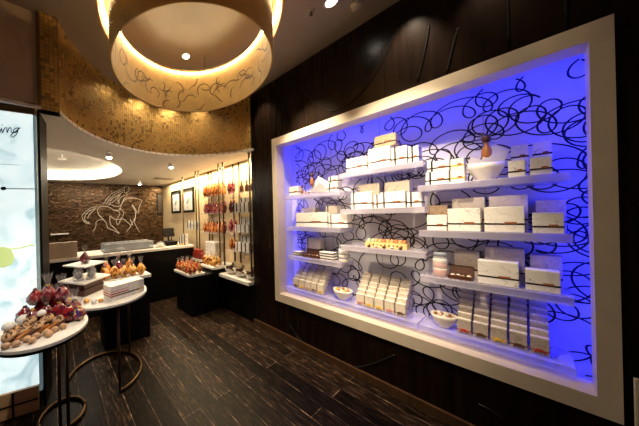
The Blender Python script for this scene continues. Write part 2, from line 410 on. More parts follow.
# ------------------------------------------------------------------ illuminated display case
case = thing('display_case', 'large square cream-framed display case glowing blue inside, set into the black wall', 'display case', (2.3, .765, .436))
def W(x, y, z): return Vector((x-2.3, y-.765, z-.436))
def wbx(bm, x0, x1, y0, y1, z0, z1, bev=0): return box(bm, x0-2.3, x1-2.3, y0-.765, y1-.765, z0-.436, z1-.436, bev)
bm = bmesh.new(); fx0, fx1 = 2.285, 2.44
wbx(bm, fx0, 2.2995, -.242, OY0, .436, 2.437); wbx(bm, fx0, 2.2995, OY1, 1.773, .436, 2.437)
wbx(bm, fx0, 2.2995, OY0, OY1, .436, OZ0); wbx(bm, fx0, 2.2995, OY0, OY1, OZ1, 2.437)
obj('frame', bm, 'cream', case)
bm = bmesh.new()
wbx(bm, 2.2995, fx1, -.195, OY0, OZ0-.015, OZ1+.015); wbx(bm, 2.2995, fx1, OY1, 1.725, OZ0-.015, OZ1+.015)
wbx(bm, 2.2995, fx1+.03, OY0, OY1, OZ0-.02, OZ0); wbx(bm, 2.2995, fx1, OY0, OY1, OZ1, OZ1+.02)
obj('reveal', bm, 'cream', case)
bp = obj('back_panel', wbx(bmesh.new(), 2.66, 2.675, CY0+.001, CY1-.001, CZ0+.001, CZ1-.001), 'panel', case)
bm = bmesh.new()
wbx(bm, 2.44, 2.66, CY1-.012, CY1-.001, CZ0+.001, CZ1-.001); wbx(bm, 2.44, 2.66, CY0+.001, CY0+.012, CZ0+.001, CZ1-.001)
wbx(bm, 2.44, 2.66, CY0+.012, CY1-.012, CZ0+.001, CZ0+.012); wbx(bm, 2.44, 2.66, CY0+.012, CY1-.012, CZ1-.012, CZ1-.001)
obj('liner', bm, 'liner', case)

# looping pen line printed on the back panel
def scribble():
    bm = bmesh.new(); rnd = random.Random(11)
    def ribbon(pts, w):
        L = []
        for i, p in enumerate(pts):
            a = pts[max(0, i-1)]; b = pts[min(len(pts)-1, i+1)]; d = (b-a)
            if d.length < 1e-7: d = Vector((1, 0))
            d.normalize(); nn = Vector((-d.y, d.x))*w*.5
            L.append([(p+nn), (p-nn)])
        for A, B in zip(L, L[1:]):
            q = [A[0], A[1], B[1], B[0]]
            ok = all(OY0-.08 < v.x < 1.70 and CZ0+.03 < v.y < CZ1-.03 for v in q)
            if not ok: continue
            zz = 2.659-rnd.random()*.0006
            vs = [bm.verts.new(W(zz, v.x, v.y)) for v in q]
            f = bm.faces.new(vs)
    for row in range(18):
        zc = .47+row*.108; t = rnd.uniform(0, 50); y = 1.80; ph = rnd.uniform(0, 6); pts = []; n1 = row*7.3
        while y > -.32:
            f = noise.noise(Vector((t*.16, n1, 0))); g = noise.noise(Vector((t*.11, n1+3, 2))); e = noise.noise(Vector((t*.07, n1+9, 5)))
            rad = .056+.075*abs(f)+.02*g; w_ = (1.0+1.0*g)*(1 if e > -.12 else -1)
            ph += w_*.15; y -= .0034*(1+.5*e); t += .05
            pts.append(Vector((y+rad*1.05*math.cos(ph)+.05*math.sin(t*.9), zc+rad*math.sin(ph)*1.1+.10*e+.07*math.sin(t*.43+row))))
        ribbon(pts, .0085)
    return bm
obj('scribble_print', scribble(), 'ink', bp)
bm = bmesh.new()
for y in (.18, .80, 1.25): wbx(bm, 2.6585, 2.6598, y-.0015, y+.0015, CZ0+.03, CZ1-.03)
obj('panel_joint', bm, 'figure', bp)

# acrylic shelves in three staggered columns
COLS = {'R': (-.135, .487), 'C': (.445, 1.05), 'L': (1.045, 1.66)}
SH = {'R': (1.70, 1.35, 1.0), 'C': (1.892, 1.535, 1.18), 'L': (1.73, 1.352, 1.0)}
CN = {'R': 'right', 'C': 'middle', 'L': 'left'}; RN = ['top', 'second', 'third']
# the middle column hangs at its own heights, its ends pass over the neighbours
for c in 'RCL':
    y0, y1 = COLS[c]
    for i, z in enumerate(SH[c]):
        tag(obj('acrylic_shelf', bx(2.38, 2.657, y0+.002, y1-.002, z-.05, z-.001, .004), 'acrylic'), '%s frosted acrylic shelf of the %s column in the blue case' % (RN[i], CN[c]), 'shelf', 'acrylic shelves in the display case')
for c, (y0, y1) in {'R': (-.135, .50), 'C': (.504, 1.14), 'L': (1.144, 1.705)}.items():
    tag(obj('acrylic_shelf', bx(2.38, 2.64, y0+.001, y1-.001, .56, .609, .004), 'acrylic'), 'lowest frosted acrylic shelf of the %s column, just above the cream ledge' % CN[c], 'shelf', 'acrylic shelves in the display case')

# ------------------------------------------------------------------ gift boxes
def gift_box(label, yc, w, z, h, xf, d=.10, mat='box', rib='ribbon', ribz=.32, label_tag=True, group='gift boxes in the display case', rz=0, vert=False):
    t = thing('gift_box', label, 'gift box', (xf+d/2, yc, z), rz, group)
    obj('carton', bx(-d/2, d/2, -w/2, w/2, 0, h*.985, .0025), mat, t)
    r = obj('ribbon', bx(-d/2-.0012, d/2+.0012, -w/2-.0012, w/2+.0012, h*ribz-.005, h*ribz+.005), rib, t)
    if label_tag:
        obj('label', bx(-d/2-.003, -d/2-.0008, -w*.32, -w*.02, h*ribz+.001, h*ribz+.013), 'tag', t)
    if vert:
        obj('ribbon', bx(-d/2-.0016, d/2+.0016, w/2-.030, w/2-.020, -0+.001, h), rib, t)
    return t
XF = 2.42
B = gift_box
# right column, top shelf
B('lower white box of the pair beside the white bowl, top right shelf', .385, .12, 1.70, .098, XF, .1, rib='ribbon', vert=True)
B('upper white box of the pair beside the white bowl, top right shelf', .378, .115, 1.798, .08, XF+.004, .1, vert=True)
B('lower narrow white box with orange ribbon next to the white bowl', .283, .066, 1.70, .098, XF, .1, rib='yellow')
B('upper narrow white box with orange ribbon next to the white bowl', .283, .062, 1.798, .075, XF, .1, rib='yellow')
B('small front box nearer the bowl at the end of the top right shelf', .040, .062, 1.70, .105, XF, .07)
B('small front box at the outer end of the top right shelf', -.042, .072, 1.70, .108, XF, .07)
for i, (y, w) in enumerate(((.03, .064), (-.05, .064))):
    B('lower rear box behind the small %s box of the top right shelf' % ('bowl-side', 'outer')[i], y, w, 1.70, .10, 2.53, .07)
    B('upper rear box above the small %s box of the top right shelf' % ('bowl-side', 'outer')[i], y, w, 1.80, .115, 2.53, .07)
# right column, second shelf
B('small white box at the inner end of the second right shelf', .392, .104, 1.35, .118, XF)
B('small tan box behind the inner end box of the second right shelf', .404, .108, 1.35, .195, 2.535, mat='boxtan')
B('large white box second from the inner end of the second right shelf', .260, .150, 1.35, .164, XF)
B('tall grey box behind the inner large box of the second right shelf', .25, .152, 1.35, .243, 2.535, mat='boxplain')
B('large white box in the middle of the second right shelf', .093, .152, 1.35, .168, XF)
B('tall grey box behind the middle large box of the second right shelf', .08, .152, 1.35, .244, 2.535, mat='boxplain')
B('white box at the outer end of the second right shelf', -.060, .100, 1.35, .124, XF)
B('grey box behind the outer end box of the second right shelf', -.073, .100, 1.35, .200, 2.535, mat='small')
# right column, third shelf
B('grey box behind the open truffle box on the third right shelf', .262, .120, 1.0, .198, 2.53, mat='small')
B('large white box on the third right shelf beside the truffle box', .122, .160, 1.0, .158, XF)
B('tall grey box behind the large box of the third right shelf', .10, .160, 1.0, .240, 2.535, mat='small')
B('white box at the outer end of the third right shelf', -.038, .114, 1.0, .128, XF)
B('grey box behind the outer end box of the third right shelf', -.053, .108, 1.0, .206, 2.535, mat='small')
# middle column, top shelf
B('white box at the far end of the top middle shelf', .915, .165, 1.892, .138, XF)
B('tall white box in the middle of the top middle shelf', .737, .160, 1.892, .185, XF)
B('tan box resting on the tall white box of the top middle shelf', .70, .150, 2.0775, .105, XF+.02, mat='boxtan')
B('white box right of the tall one on the top middle shelf', .60, .100, 1.892, .158, XF, vert=True)
B('narrow ribboned box at the near end of the top middle shelf', .512, .062, 1.892, .135, XF, vert=True)
# middle column, second shelf
B('white box at the far end of the second middle shelf', .882, .165, 1.535, .158, XF, vert=True)
B('white wide box in the middle of the second middle shelf', .650, .165, 1.535, .140, XF, vert=True)
B('white box with side ribbons at the near end of the second middle shelf', .514, .086, 1.535, .120, XF, vert=True)
B('cream box behind the far end box of the second middle shelf', .86, .170, 1.535, .245, 2.535, mat='boxplain')
B('cream box behind the middle box of the second middle shelf', .65, .170, 1.535, .238, 2.535, mat='boxplain')
B('narrow striped box between the two front boxes of the second middle shelf', .764, .048, 1.535, .125, XF+.02, vert=True)
# left column
B('small low white box at the far end of the top left shelf', 1.575, .125, 1.73, .108, XF)
B('lower white box right of the paper cone on the top left shelf', 1.135, .10, 1.73, .085, XF, vert=True)
B('upper white box right of the paper cone on the top left shelf', 1.127, .09, 1.815, .07, XF, vert=True)
B('wide white box at the far end of the second left shelf', 1.375, .36, 1.352, .165, XF)
B('white ribboned box at the near end of the second left shelf', 1.09, .18, 1.352, .14, XF, vert=True)
B('cream box behind the far part of the wide second left shelf box', 1.475, .18, 1.352, .225, 2.535, mat='boxplain')
B('cream box behind the near box of the second left shelf', 1.205, .12, 1.352, .235, 2.535, mat='boxplain', vert=True)
for k in range(3):
    B('%s slim white box in the flat stack on the third left shelf' % ('lowest', 'middle', 'topmost')[k], 1.21+.004*k, .14, 1.0+k*.028, .0275, XF, .1, label_tag=False, ribz=.5)
for k in range(2):
    B('%s slim white box beside the brown tray, far end of third left shelf' % ('lower', 'upper')[k], 1.555, .085, 1.0+k*.026, .0255, XF, .1, label_tag=False, ribz=.5)
B('cream rounded-top box behind the brown tray of the third left shelf', 1.42, .17, 1.0, .218, 2.535, mat='boxplain', vert=True)

# stepped rows of small boxes on the lowest shelf
def riser(y0, y1, n, dx, dz, label):
    bm = bmesh.new()
    for k in range(n): box(bm, 2.418+dx*k, 2.418+dx*(k+1) if k < n-1 else 2.634, y0, y1, .609+.0005, .622+dz*k)
    tag(obj('stepped_riser', bm, 'acrylic'), label, 'riser', 'stepped risers in the display case')
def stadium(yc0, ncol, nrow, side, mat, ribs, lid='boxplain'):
    dx, dz, sp = .036, .035, .0735
    riser(yc0-.0735*(ncol-1)-.034, yc0+.034, nrow, dx, dz, 'stepped acrylic riser under the small boxes, %s end of lowest shelf' % side if side != 'middle' else 'stepped acrylic riser under the small white boxes in the middle of lowest shelf')
    protos = {}
    for c in range(ncol):
        for r in range(nrow):
            rib = ribs[(c*3+r*2) % len(ribs)] if r else ribs[c % len(ribs)]
            loc = (2.419+dx*r, yc0-sp*c, .6225+dz*r)
            lab = 'small chocolate box, %s column from its left end, %s row up, %s stepped rows' % (ORD[c], ORD[r], side)
            grp = 'small boxes in the %s stepped rows' % side
            if rib not in protos:
                t = thing('chocolate_box', lab, 'chocolate box', loc, 0, grp)
                obj('carton', bx(0, .030, -.0315, .0315, 0, .088, .001), mat, t); obj('lid', bx(-.0012, .0312, -.0322, .0322, .0885, .100, .002), lid, t)  # added lid slab; paler than right-hand cartons, painting overhead light on their tops
                bm = bx(-.001, .031, -.0325, .0325, .018, .024)
                box(bm, -.006, -.0005, -.012, .012, .012, .031, .002); box(bm, -.004, -.0005, -.02, -.014, .006, .02); box(bm, -.004, -.0005, .012, .018, .004, .02)
                obj('ribbon', bm, rib, t)
                protos[rib] = t
            else:
                dup(protos[rib], loc, None, lab, grp)
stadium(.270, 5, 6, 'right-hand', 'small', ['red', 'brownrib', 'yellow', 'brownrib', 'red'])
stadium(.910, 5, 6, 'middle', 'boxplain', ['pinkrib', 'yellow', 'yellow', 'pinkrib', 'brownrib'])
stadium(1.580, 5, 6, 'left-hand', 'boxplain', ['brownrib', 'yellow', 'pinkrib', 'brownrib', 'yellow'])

# bowls, cones and other things among the boxes
BOWL = [(0, .004), (.03, .004), (.034, 0), (.036, .004), (.055, .03), (.074, .07), (.080, .098), (.077, .098), (.070, .07), (.052, .034), (.03, .012), (0, .010)]
def bowl(name, label, x, y, z, s, sz=1.):
    t = tag(obj(name, lathe(bmesh.new(), [(r*s, zz*s*sz) for r, zz in BOWL], 32), 'china', None, (x, y, z), smooth=True), label, 'bowl', 'white bowls in the display case')
    return t
def sticks(x, y, z, r, n, where, mats):
    rnd = random.Random(int(y*1000))
    for k in range(n):
        a = 2*PI*k/n+.3; rr = r*(.35 if k % 2 else .62)
        p = Vector((x+rr*math.cos(a), y+rr*math.sin(a), z)); d = Vector((math.cos(a)*.5, math.sin(a)*.5, .9)).normalized()*.05
        o = obj('chocolate_stick', blob(bmesh.new(), (0, 0, 0), .012, 2, .12, 2, (1, 1, 2.4), k), mats[k % len(mats)], None, p+d*.5, (rnd.uniform(-.6, .6), rnd.uniform(-.6, .6), a), smooth=True)
        tag(o, 'small wrapped chocolate heaped in the white bowl, %s' % where, 'chocolate', 'chocolates in the bowl, %s' % where)
bowl('china_bowl', 'white bowl of chocolates before the right-hand stepped rows, lowest shelf', 2.475, .375, .61, .86, 1.15)
sticks(2.475, .375, .665, .055, 10, 'lowest shelf beside the right-hand rows', ['cookie', 'cream2', 'caramel', 'choc'])
bowl('china_bowl', 'white bowl of orange chocolates between left and middle stepped rows', 2.48, 1.085, .61, 1.08, .95)
sticks(2.48, 1.085, .67, .07, 11, 'lowest shelf beside the left-hand rows', ['caramel', 'cream2', 'yellow', 'cookie'])
bowl('china_bowl', 'white bowl holding folded white paper on the top right shelf', 2.50, .165, 1.70, 1.06, 1.1)
def paper_cone(loc, label, pts, rz):
    bm = bmesh.new()
    vs = [bm.verts.new(p) for p in pts[0]]
    for f in pts[1]: bm.faces.new([vs[i] for i in f])
    r = bmesh.ops.solidify(bm, geom=bm.faces[:], thickness=.002)
    return tag(obj('folded_paper', bm, 'paper', None, loc, (0, 0, rz)), label, 'paper', None)
# two pointed flaps, one tall towards the end of the shelf, one low
PV = [(.035, -.01, .225), (.0, -.098, .125), (-.03, -.074, .035), (-.012, .062, .118), (-.035, .082, .035), (-.055, .0, .03), (-.040, .010, .082), (.045, .03, .05)]
PF = [(0, 6, 1), (1, 6, 2), (2, 6, 5), (5, 6, 4), (4, 6, 3), (3, 6, 7), (7, 6, 0)]
paper_cone((2.50, .165, 1.76), 'folded white paper with tall points standing in the white bowl', (PV, PF), 0)
def choc_bottle(loc, label, s=1., rot=(0, 0, 0), mat='choc'):
    t = thing('chocolate_bottle', label, 'chocolate bottle', loc, 0, None, rot)
    obj('bottle_body', lathe(bmesh.new(), [(0, 0), (.013*s, 0), (.015*s, .02*s), (.014*s, .05*s), (.006*s, .068*s), (.006*s, .08*s), (0, .08*s)], 14), 'caramel' if mat == 'choc' else mat, t, smooth=True)
    obj('cap', lathe(bmesh.new(), [(0, .08*s), (.010*s, .08*s), (.014*s, .092*s), (.012*s, .108*s), (0, .114*s)], 14), 'choc', t, smooth=True)
    return t
choc_bottle((2.492, .158, 1.835), 'brown-capped bottle standing up from paper in the white bowl', 1.6)
LV = [(0, .14, 0), (0, -.13, 0), (.08, -.12, .0), (-.03, -.02, .12), (.02, .02, .20), (.05, -.13, .08), (-.04, .06, .02), (.06, .10, .02)]
LF = [(0, 6, 4), (6, 3, 4), (6, 1, 3), (3, 1, 5), (3, 5, 4), (4, 5, 2), (4, 2, 7), (4, 7, 0), (0, 7, 2, 1)]
paper_cone((2.50, 1.31, 1.73), 'folded white paper cone lying open on the top left shelf', (LV, LF), 0)
choc_bottle((2.47, 1.375, 1.82), 'brown-capped bottle poking from the paper cone on top left shelf', 1.3, (0, 0, 0))
for k, (y, z, r) in enumerate(((1.435, 1.742, .014), (1.40, 1.742, .013), (1.45, 1.742, .012))):
    tag(obj('chocolate', blob(bmesh.new(), (0, 0, 0), r, 2, .1, 2, (1, 1, .85), k), ('cookie', 'choc', 'caramel')[k], None, (2.43+.012*k, y, z), smooth=True), '%s chocolate lying before the paper cone on the top left shelf' % ('tan', 'dark', 'amber')[k], 'chocolate', 'chocolates before the paper cone')
choc_bottle((2.425, 1.47, 1.735), 'small brown bottle left of the paper cone on the top left shelf', .9, (0, -.0, 0))

def jar(loc, label, s, bands, sz=1.):
    t = thing('candy_jar', label, 'jar', loc, 0, 'candy jars in the display case')
    z = 0.003
    for k, (m, h) in enumerate(bands):
        obj('candy_layer', lathe(bmesh.new(), [(0, z), (.034*s, z), (.037*s, z+.006), (.037*s, z+h-.006), (.034*s, z+h), (0, z+h)], 24), m, t, smooth=True); z += h+.0005
    obj('glass_body', lathe(bmesh.new(), [(0, 0), (.04*s, 0), (.042*s, .01), (.042*s, z), (.034*s, z+.014), (.034*s, z+.022), (0, z+.022)], 24), 'glass', t, smooth=True)
    obj('lid', lathe(bmesh.new(), [(0, z+.0225), (.036*s, z+.0225), (.037*s, z+.04), (.03*s, z+.05), (0, z+.05)], 24), 'greyfilm', t, smooth=True)
    return t
jar((2.46, .385, 1.0), 'jar of pink and cream candy layers on the third right shelf', 1.0, [('pinkband', .045), ('cream2', .012), ('pinkband', .04), ('cream2', .03)])
jar((2.46, 1.06, 1.0), 'jar of white and dark candy layers on the third left shelf', 1.1, [('cream2', .03), ('darkbrown', .012), ('cream2', .028), ('darkbrown', .012), ('cream2', .04)])
def truffle_box(loc, label, w, d, h, rz=0, tilt=0, where='', mats=('truffle', 'choc', 'sugar')):
    t = thing('open_truffle_box', label, 'truffle box', loc, 0, 'open truffle boxes in the display case')
    t.rotation_euler = (0, tilt, rz)
    bm = bmesh.new(); box(bm, -d/2, d/2, -w/2, w/2, 0, .004); 
    for a in ((-d/2, -d/2+.003, -w/2, w/2), (d/2-.003, d/2, -w/2, w/2), (-d/2+.003, d/2-.003, -w/2, -w/2+.003), (-d/2+.003, d/2-.003, w/2-.003, w/2)): box(bm, *a, .004, h)
    obj('tray', bm, 'brownbox', t)
    l = obj('lid', bx(-.003, .003, -w/2, w/2, 0, d*.85), 'brownbox', t, (d/2+.004, 0, h), (0, .35, 0))
    R = t.matrix_basis if False else Matrix.Translation(loc) @ Matrix.Rotation(rz, 4, 'Z') @ Matrix.Rotation(tilt, 4, 'Y')
    nx, ny = 2, max(3, int(w/.028)); k = 0
    for i in range(nx):
        for j in range(ny):
            p = R @ Vector((-d/2+.02+i*(d-.04), -w/2+.017+j*(w-.034)/(ny-1), .006+.012))
            tag(obj('truffle', blob(bmesh.new(), (0, 0, 0), .0125, 2, .1, 2, (1, 1, 1), k), mats[(i+j) % len(mats)], None, p, smooth=True), '%s truffle from its left end, %s row, %s' % (ORD[j], ('front', 'rear')[i], where), 'truffle', 'truffles, ' + where); k += 1
truffle_box((2.46, .285, 1.0), 'open brown box of truffles with raised lid on third right shelf', .112, .075, .028, where='open box on third right shelf', mats=('sugar', 'truffle', 'choc'))
truffle_box((2.47, 1.395, 1.0), 'open dark box of truffles with raised lid on third left shelf', .19, .085, .03, where='open box on third left shelf', mats=('caramel', 'choc', 'truffle'))
# macaron tray in the middle
t = thing('macaron_tray', 'pale yellow tray holding a row of coloured macarons, third middle shelf', 'tray', (2.47, .712, 1.18))
bm = bx(-.045, .045, -.145, .145, 0, .006)
for a in ((-.045, -.041, -.145, .145), (.041, .045, -.145, .145), (-.041, .041, -.145, -.141), (-.041, .041, .141, .145)): box(bm, *a, .006, .05)
obj('tray_body', bm, 'pastry', t)
bm = bmesh.new()
for k in range(9): box(bm, -.0465, -.0448, -.12+k*.028, -.108+k*.028, .018, .03)
obj('printed_dots', bm, 'choc', t)
mc = ['mgreen', 'mgreen', 'morange', 'morange', 'mbrown', 'morange', 'morange', 'mbrown', 'morange', 'mbrown']
for k in range(10):
    y = .712+.125-k*.0277
    bm = lathe(bmesh.new(), [(0, -.012), (.03, -.011), (.036, -.005), (.032, -.003), (.032, .003), (.036, .005), (.03, .011), (0, .012)], 20)
    o = obj('macaron', bm, mc[k], None, (2.47, y, 1.186+.0365), (PI/2, 0, 0), smooth=True)
    tag(o, '%s macaron from the far end of the yellow tray, middle column' % ORD[k], 'macaron', 'macarons in the yellow tray')
for k in range(5):
    tag(obj('truffle', blob(bmesh.new(), (0, 0, 0), .014, 2, .1, 2, (1, 1, .9), k), ('choc', 'truffle')[k % 2], None, (2.40, .82-k*.055, 1.1925), smooth=True), '%s truffle from the far end, before the yellow macaron tray' % ORD[k], 'truffle', 'truffles before the macaron tray')

# ------------------------------------------------------------------ chandelier
LC = (.927, 1.445)
lamp = thing('drum_chandelier', 'huge round drum chandelier, cream inside with brown squiggles, below ceiling', 'chandelier', (LC[0], LC[1], 2.6))
def shell(r0, r1, z0, z1, seg=96):
    return lathe(bmesh.new(), [(r0, z0), (r1, z0), (r1, z1), (r0, z1), (r0, z0)], seg)
obj('led_shield', lathe(bmesh.new(), [(.566, .402), (.587, .402), (.587, .409), (.566, .409), (.566, .402)], 96), 'shade_out', lamp)  # ring added to keep the LED light off the ceiling
obj('upper_led_shield', lathe(bmesh.new(), [(.602, .434), (.664, .434), (.664, .443), (.602, .443), (.602, .434)], 96), 'shade_out', lamp)  # cap added over the upper LED to block its upward light
inner = obj('inner_shade', lathe(bmesh.new(), [(.588, 0), (.588, .41)], 96), 'shade_in', lamp, smooth=True)
obj('outer_sleeve', lathe(bmesh.new(), [(.588, .41), (.600, .41), (.600, 0), (.588, 0)], 96), 'shade_out', lamp, smooth=True)
bm = bmesh.new(); rnd = random.Random(5)
def squiggle(bm, r, z0, z1, n, w, rnd):
    for k in range(n):
        a = 2*PI*k*.618034+rnd.uniform(-.06, .06); z = rnd.uniform(z0+.05, z1-.10); h = rnd.uniform(0, 2*PI); kk = rnd.choice([-1, 1])*rnd.uniform(9, 22)
        P = []
        for s in range(rnd.randint(10, 24)):
            P.append((a, z)); h += kk*.011; 
            if rnd.random() < .06: kk = -kk
            a += math.cos(h)*.011/r; z += math.sin(h)*.011; z = min(z1-.03, max(z0+.02, z))
        vs = []
        for i, (a_, z_) in enumerate(P):
            b0 = P[max(0, i-1)]; b1 = P[min(len(P)-1, i+1)]; dx, dz = (b1[0]-b0[0])*r, b1[1]-b0[1]; l = math.hypot(dx, dz) or 1
            ww = w*(.35+.65*math.sin(PI*(i+.5)/len(P))); nx, nz = -dz/l*ww/r, dx/l*ww
            vs.append([bm.verts.new((r*math.cos(a_+sx*nx), r*math.sin(a_+sx*nx), z_+sx*nz)) for sx in (1, -1)])
        for A, Bq in zip(vs, vs[1:]): bm.faces.new((A[0], A[1], Bq[1], Bq[0]))
squiggle(bm, .5865, 0, .37, 85, .0058, rnd)
obj('squiggle_print', bm, 'squig', inner)
obj('light_ring', tube(bmesh.new(), [(.579*math.cos(2*PI*k/96), .579*math.sin(2*PI*k/96), .392) for k in range(96)], .005, 6, True), 'led', lamp, smooth=True)
ring2 = obj('upper_shade', lathe(bmesh.new(), [(.665, .34), (.665, .445)], 96), 'shade_in', lamp, smooth=True)
obj('upper_sleeve', lathe(bmesh.new(), [(.665, .445), (.677, .445), (.677, .34), (.665, .34)], 96), 'shade_out', lamp, smooth=True)
obj('light_ring', tube(bmesh.new(), [(.645*math.cos(2*PI*k/96), .645*math.sin(2*PI*k/96), .42) for k in range(96)], .007, 6, True), 'led', lamp, smooth=True)
for k in range(4):
    a = PI/4+k*PI/2
    obj('hanger_rod', tube(bmesh.new(), [(.594*math.cos(a), .594*math.sin(a), .41), (.594*math.cos(a), .594*math.sin(a), .5598)], .004, 6), 'brass', lamp)
bm = bmesh.new(); rnd = random.Random(9)
for k in range(46):
    a = rnd.uniform(PI*.9, PI*2.1); z = rnd.uniform(.03, .3)
    g = bmesh.ops.create_icosphere(bm, subdivisions=1, radius=rnd.uniform(.002, .005), matrix=Matrix.Translation((.6005*math.cos(a), .6005*math.sin(a), z)))
obj('sparkle_studs', bm, 'silver', lamp)

# ceiling fittings
def downlight(label, x, y, z, r=.045, mat='bulbdim'):
    t = thing('downlight', label, 'downlight', (x, y, z), 0, 'recessed downlights')
    obj('trim_ring', lathe(bmesh.new(), [(r, -.0005), (r*1.25, -.0005), (r*1.25, -.006), (r, -.008), (r, -.0005)], 24), 'ceil2', t, smooth=True)
    obj('lens', lathe(bmesh.new(), [(0, -.003), (r*.95, -.003), (r*.95, -.001), (0, -.001)], 24), mat, t)
    return t
downlight('small square-looking downlight glowing on the ceiling inside the chandelier ring', 1.175, 1.946, CZ, .035, 'bulb')
downlight('bright downlight in the ceiling above the middle of the display wall', 1.849, .84, CZ, .04, 'bulb')
t = thing('sprinkler', 'tiny dark sprinkler head on the taupe ceiling', 'sprinkler', (1.791, .97, CZ))
obj('sprinkler_plate', lathe(bmesh.new(), [(0, -.0005), (.03, -.0005), (.028, -.006), (0, -.008)], 16), 'ceil', t, smooth=True); obj('sprinkler_head', lathe(bmesh.new(), [(0, -.0085), (.008, -.0085), (.008, -.03), (.014, -.032), (0, -.034)], 10), 'blackmetal', t)
t = thing('smoke_detector', 'round taupe smoke detector on the ceiling close to the black wall', 'smoke detector', (2.046, .739, CZ))
obj('detector_base', lathe(bmesh.new(), [(0, -.0005), (.05, -.0005), (.05, -.012), (0, -.012)], 24), 'ceil', t, smooth=True); obj('detector_head', lathe(bmesh.new(), [(0, -.0125), (.042, -.0125), (.034, -.032), (0, -.036)], 24), 'ceil', t, smooth=True)
def spot(label, x, y, aim):
    t = thing('ceiling_spotlight', label, 'spotlight', (x, y, RZ), 0, 'spotlights on the rear ceiling')
    obj('mount', lathe(bmesh.new(), [(0, -.0005), (.035, -.0005), (.035, -.012), (0, -.012)], 20), 'white', t, smooth=True)
    obj('housing', lathe(bmesh.new(), [(.018, -.0125), (.036, -.02), (.042, -.075), (.036, -.075), (.03, -.03), (.018, -.0125)], 20), 'white', t, smooth=True)
    obj('bulb', lathe(bmesh.new(), [(0, -.06), (.034, -.062), (.030, -.085), (0, -.092)], 16), 'bulb', t, smooth=True)
spot('bright ceiling spotlight just behind the gold curved wall, leftmost', .635, 3.086, None)
spot('bright ceiling spotlight above the bottle shelves behind gold curve', 1.62, 3.238, None)
spot('bright ceiling spotlight near the horse wall', 1.752, 5.20, None)
t = thing('cove_pendant', 'small pale fitting under the round cove in the rear ceiling', 'light fitting', (.145, 4.32, 2.585))
obj('stem', tube(bmesh.new(), [(0, 0, -.0005), (0, 0, -.05)], .01, 8), 'white', t); obj('head', lathe(bmesh.new(), [(0, -.05), (.06, -.055), (.07, -.075), (0, -.085)], 16), 'white', t, smooth=True)
tag(obj('ceiling_vent', bx(1.9, 2.35, 4.55, 4.75, RZ-.008, RZ-.0005), 'ceil', None), 'flat rectangular vent plate on the rear ceiling near the horse wall', 'vent')

# ------------------------------------------------------------------ horse and rider outline
HL = {
'neck':[(1.488,1.737),(1.51,1.857),(1.588,1.977),(1.724,2.03),(1.881,2.02),(2.028,1.976),(2.005,1.897),(1.955,1.786),(1.944,1.663),(1.895,1.639),(1.873,1.713),(1.828,1.795),(1.771,1.856)],
'chest':[(1.771,1.856),(1.834,1.734),(1.863,1.611),(1.844,1.468),(1.826,1.387),(1.894,1.23),(1.962,1.103)],
'foreleg':[(1.853,1.509),(1.767,1.369),(1.698,1.238),(1.619,1.153)],
'forearm':[(1.719,1.48),(1.756,1.382),(1.785,1.307)],
'belly':[(1.234,1.571),(1.363,1.474),(1.539,1.485),(1.64,1.402),(1.738,1.309)],
'rump':[(1.488,1.737),(1.368,1.699),(1.214,1.79),(1.036,1.818),(0.947,1.742),(0.965,1.615),(1.061,1.498),(1.136,1.391),(1.17,1.273),(1.298,1.2),(1.444,1.106)],
'hind1':[(1.061,1.498),(0.913,1.441),(0.896,1.311),(0.817,1.17)],
'hind2':[(1.227,1.571),(1.23,1.376),(1.336,1.246),(1.444,1.106)],
'tail1':[(0.955,1.807),(0.81,1.785),(0.68,1.688),(0.598,1.585),(0.629,1.464),(0.707,1.394),(0.788,1.384)],
'tail2':[(0.92,1.777),(0.757,1.695),(0.664,1.583),(0.662,1.478),(0.748,1.408)],
'tail3':[(0.885,1.743),(0.773,1.63),(0.71,1.518)]}
RL = {
'head':[(1.584,2.269),(1.624,2.351),(1.693,2.337),(1.714,2.265),(1.666,2.191),(1.604,2.166),(1.584,2.269)],
'hair1':[(1.608,2.318),(1.455,2.226),(1.298,2.152),(1.179,2.024),(1.069,1.853)],
'hair2':[(1.575,2.237),(1.386,2.145),(1.244,2.01),(1.132,1.853)],
'hair3':[(1.555,2.189),(1.429,2.095),(1.317,2.034),(1.227,1.923)],
'torso':[(1.658,2.183),(1.648,2.078),(1.57,2.005),(1.522,1.877),(1.423,1.805),(1.269,1.853),(1.198,1.876),(1.315,1.932),(1.398,2.027),(1.498,2.148)],
'arm':[(1.497,2.124),(1.427,1.995),(1.462,1.892),(1.373,1.908)],
'arm2':[(1.618,2.118),(1.495,2.036),(1.448,1.924)],
'leg':[(1.444,1.773),(1.562,1.66),(1.498,1.494),(1.412,1.338),(1.378,1.458),(1.471,1.63),(1.362,1.719)]}
hz = thing('horse_and_rider_sign', 'pale line outline of a horse and rider mounted on the dark mosaic wall', 'wall emblem', (0, 6.182-.022, 0))
tx = Vector((.9846, -.1750, 0))
for nm, D, r in (('horse_outline', HL, .0065), ('rider_outline', RL, .0055)):
    bm = bmesh.new()
    for l in D.values(): tube(bm, spline([tx*s+Vector((0, 0, z)) for s, z in l], 5), r, 6)
    obj(nm, bm, 'neon', hz, smooth=True)
# wall shelf and dark picture on the back wall
tag(obj('wall_shelf', bx(-.05, .30, 6.05, 6.115, 1.16, 1.185), 'white'), 'thin white shelf on the mosaic wall above the beige board', 'shelf')

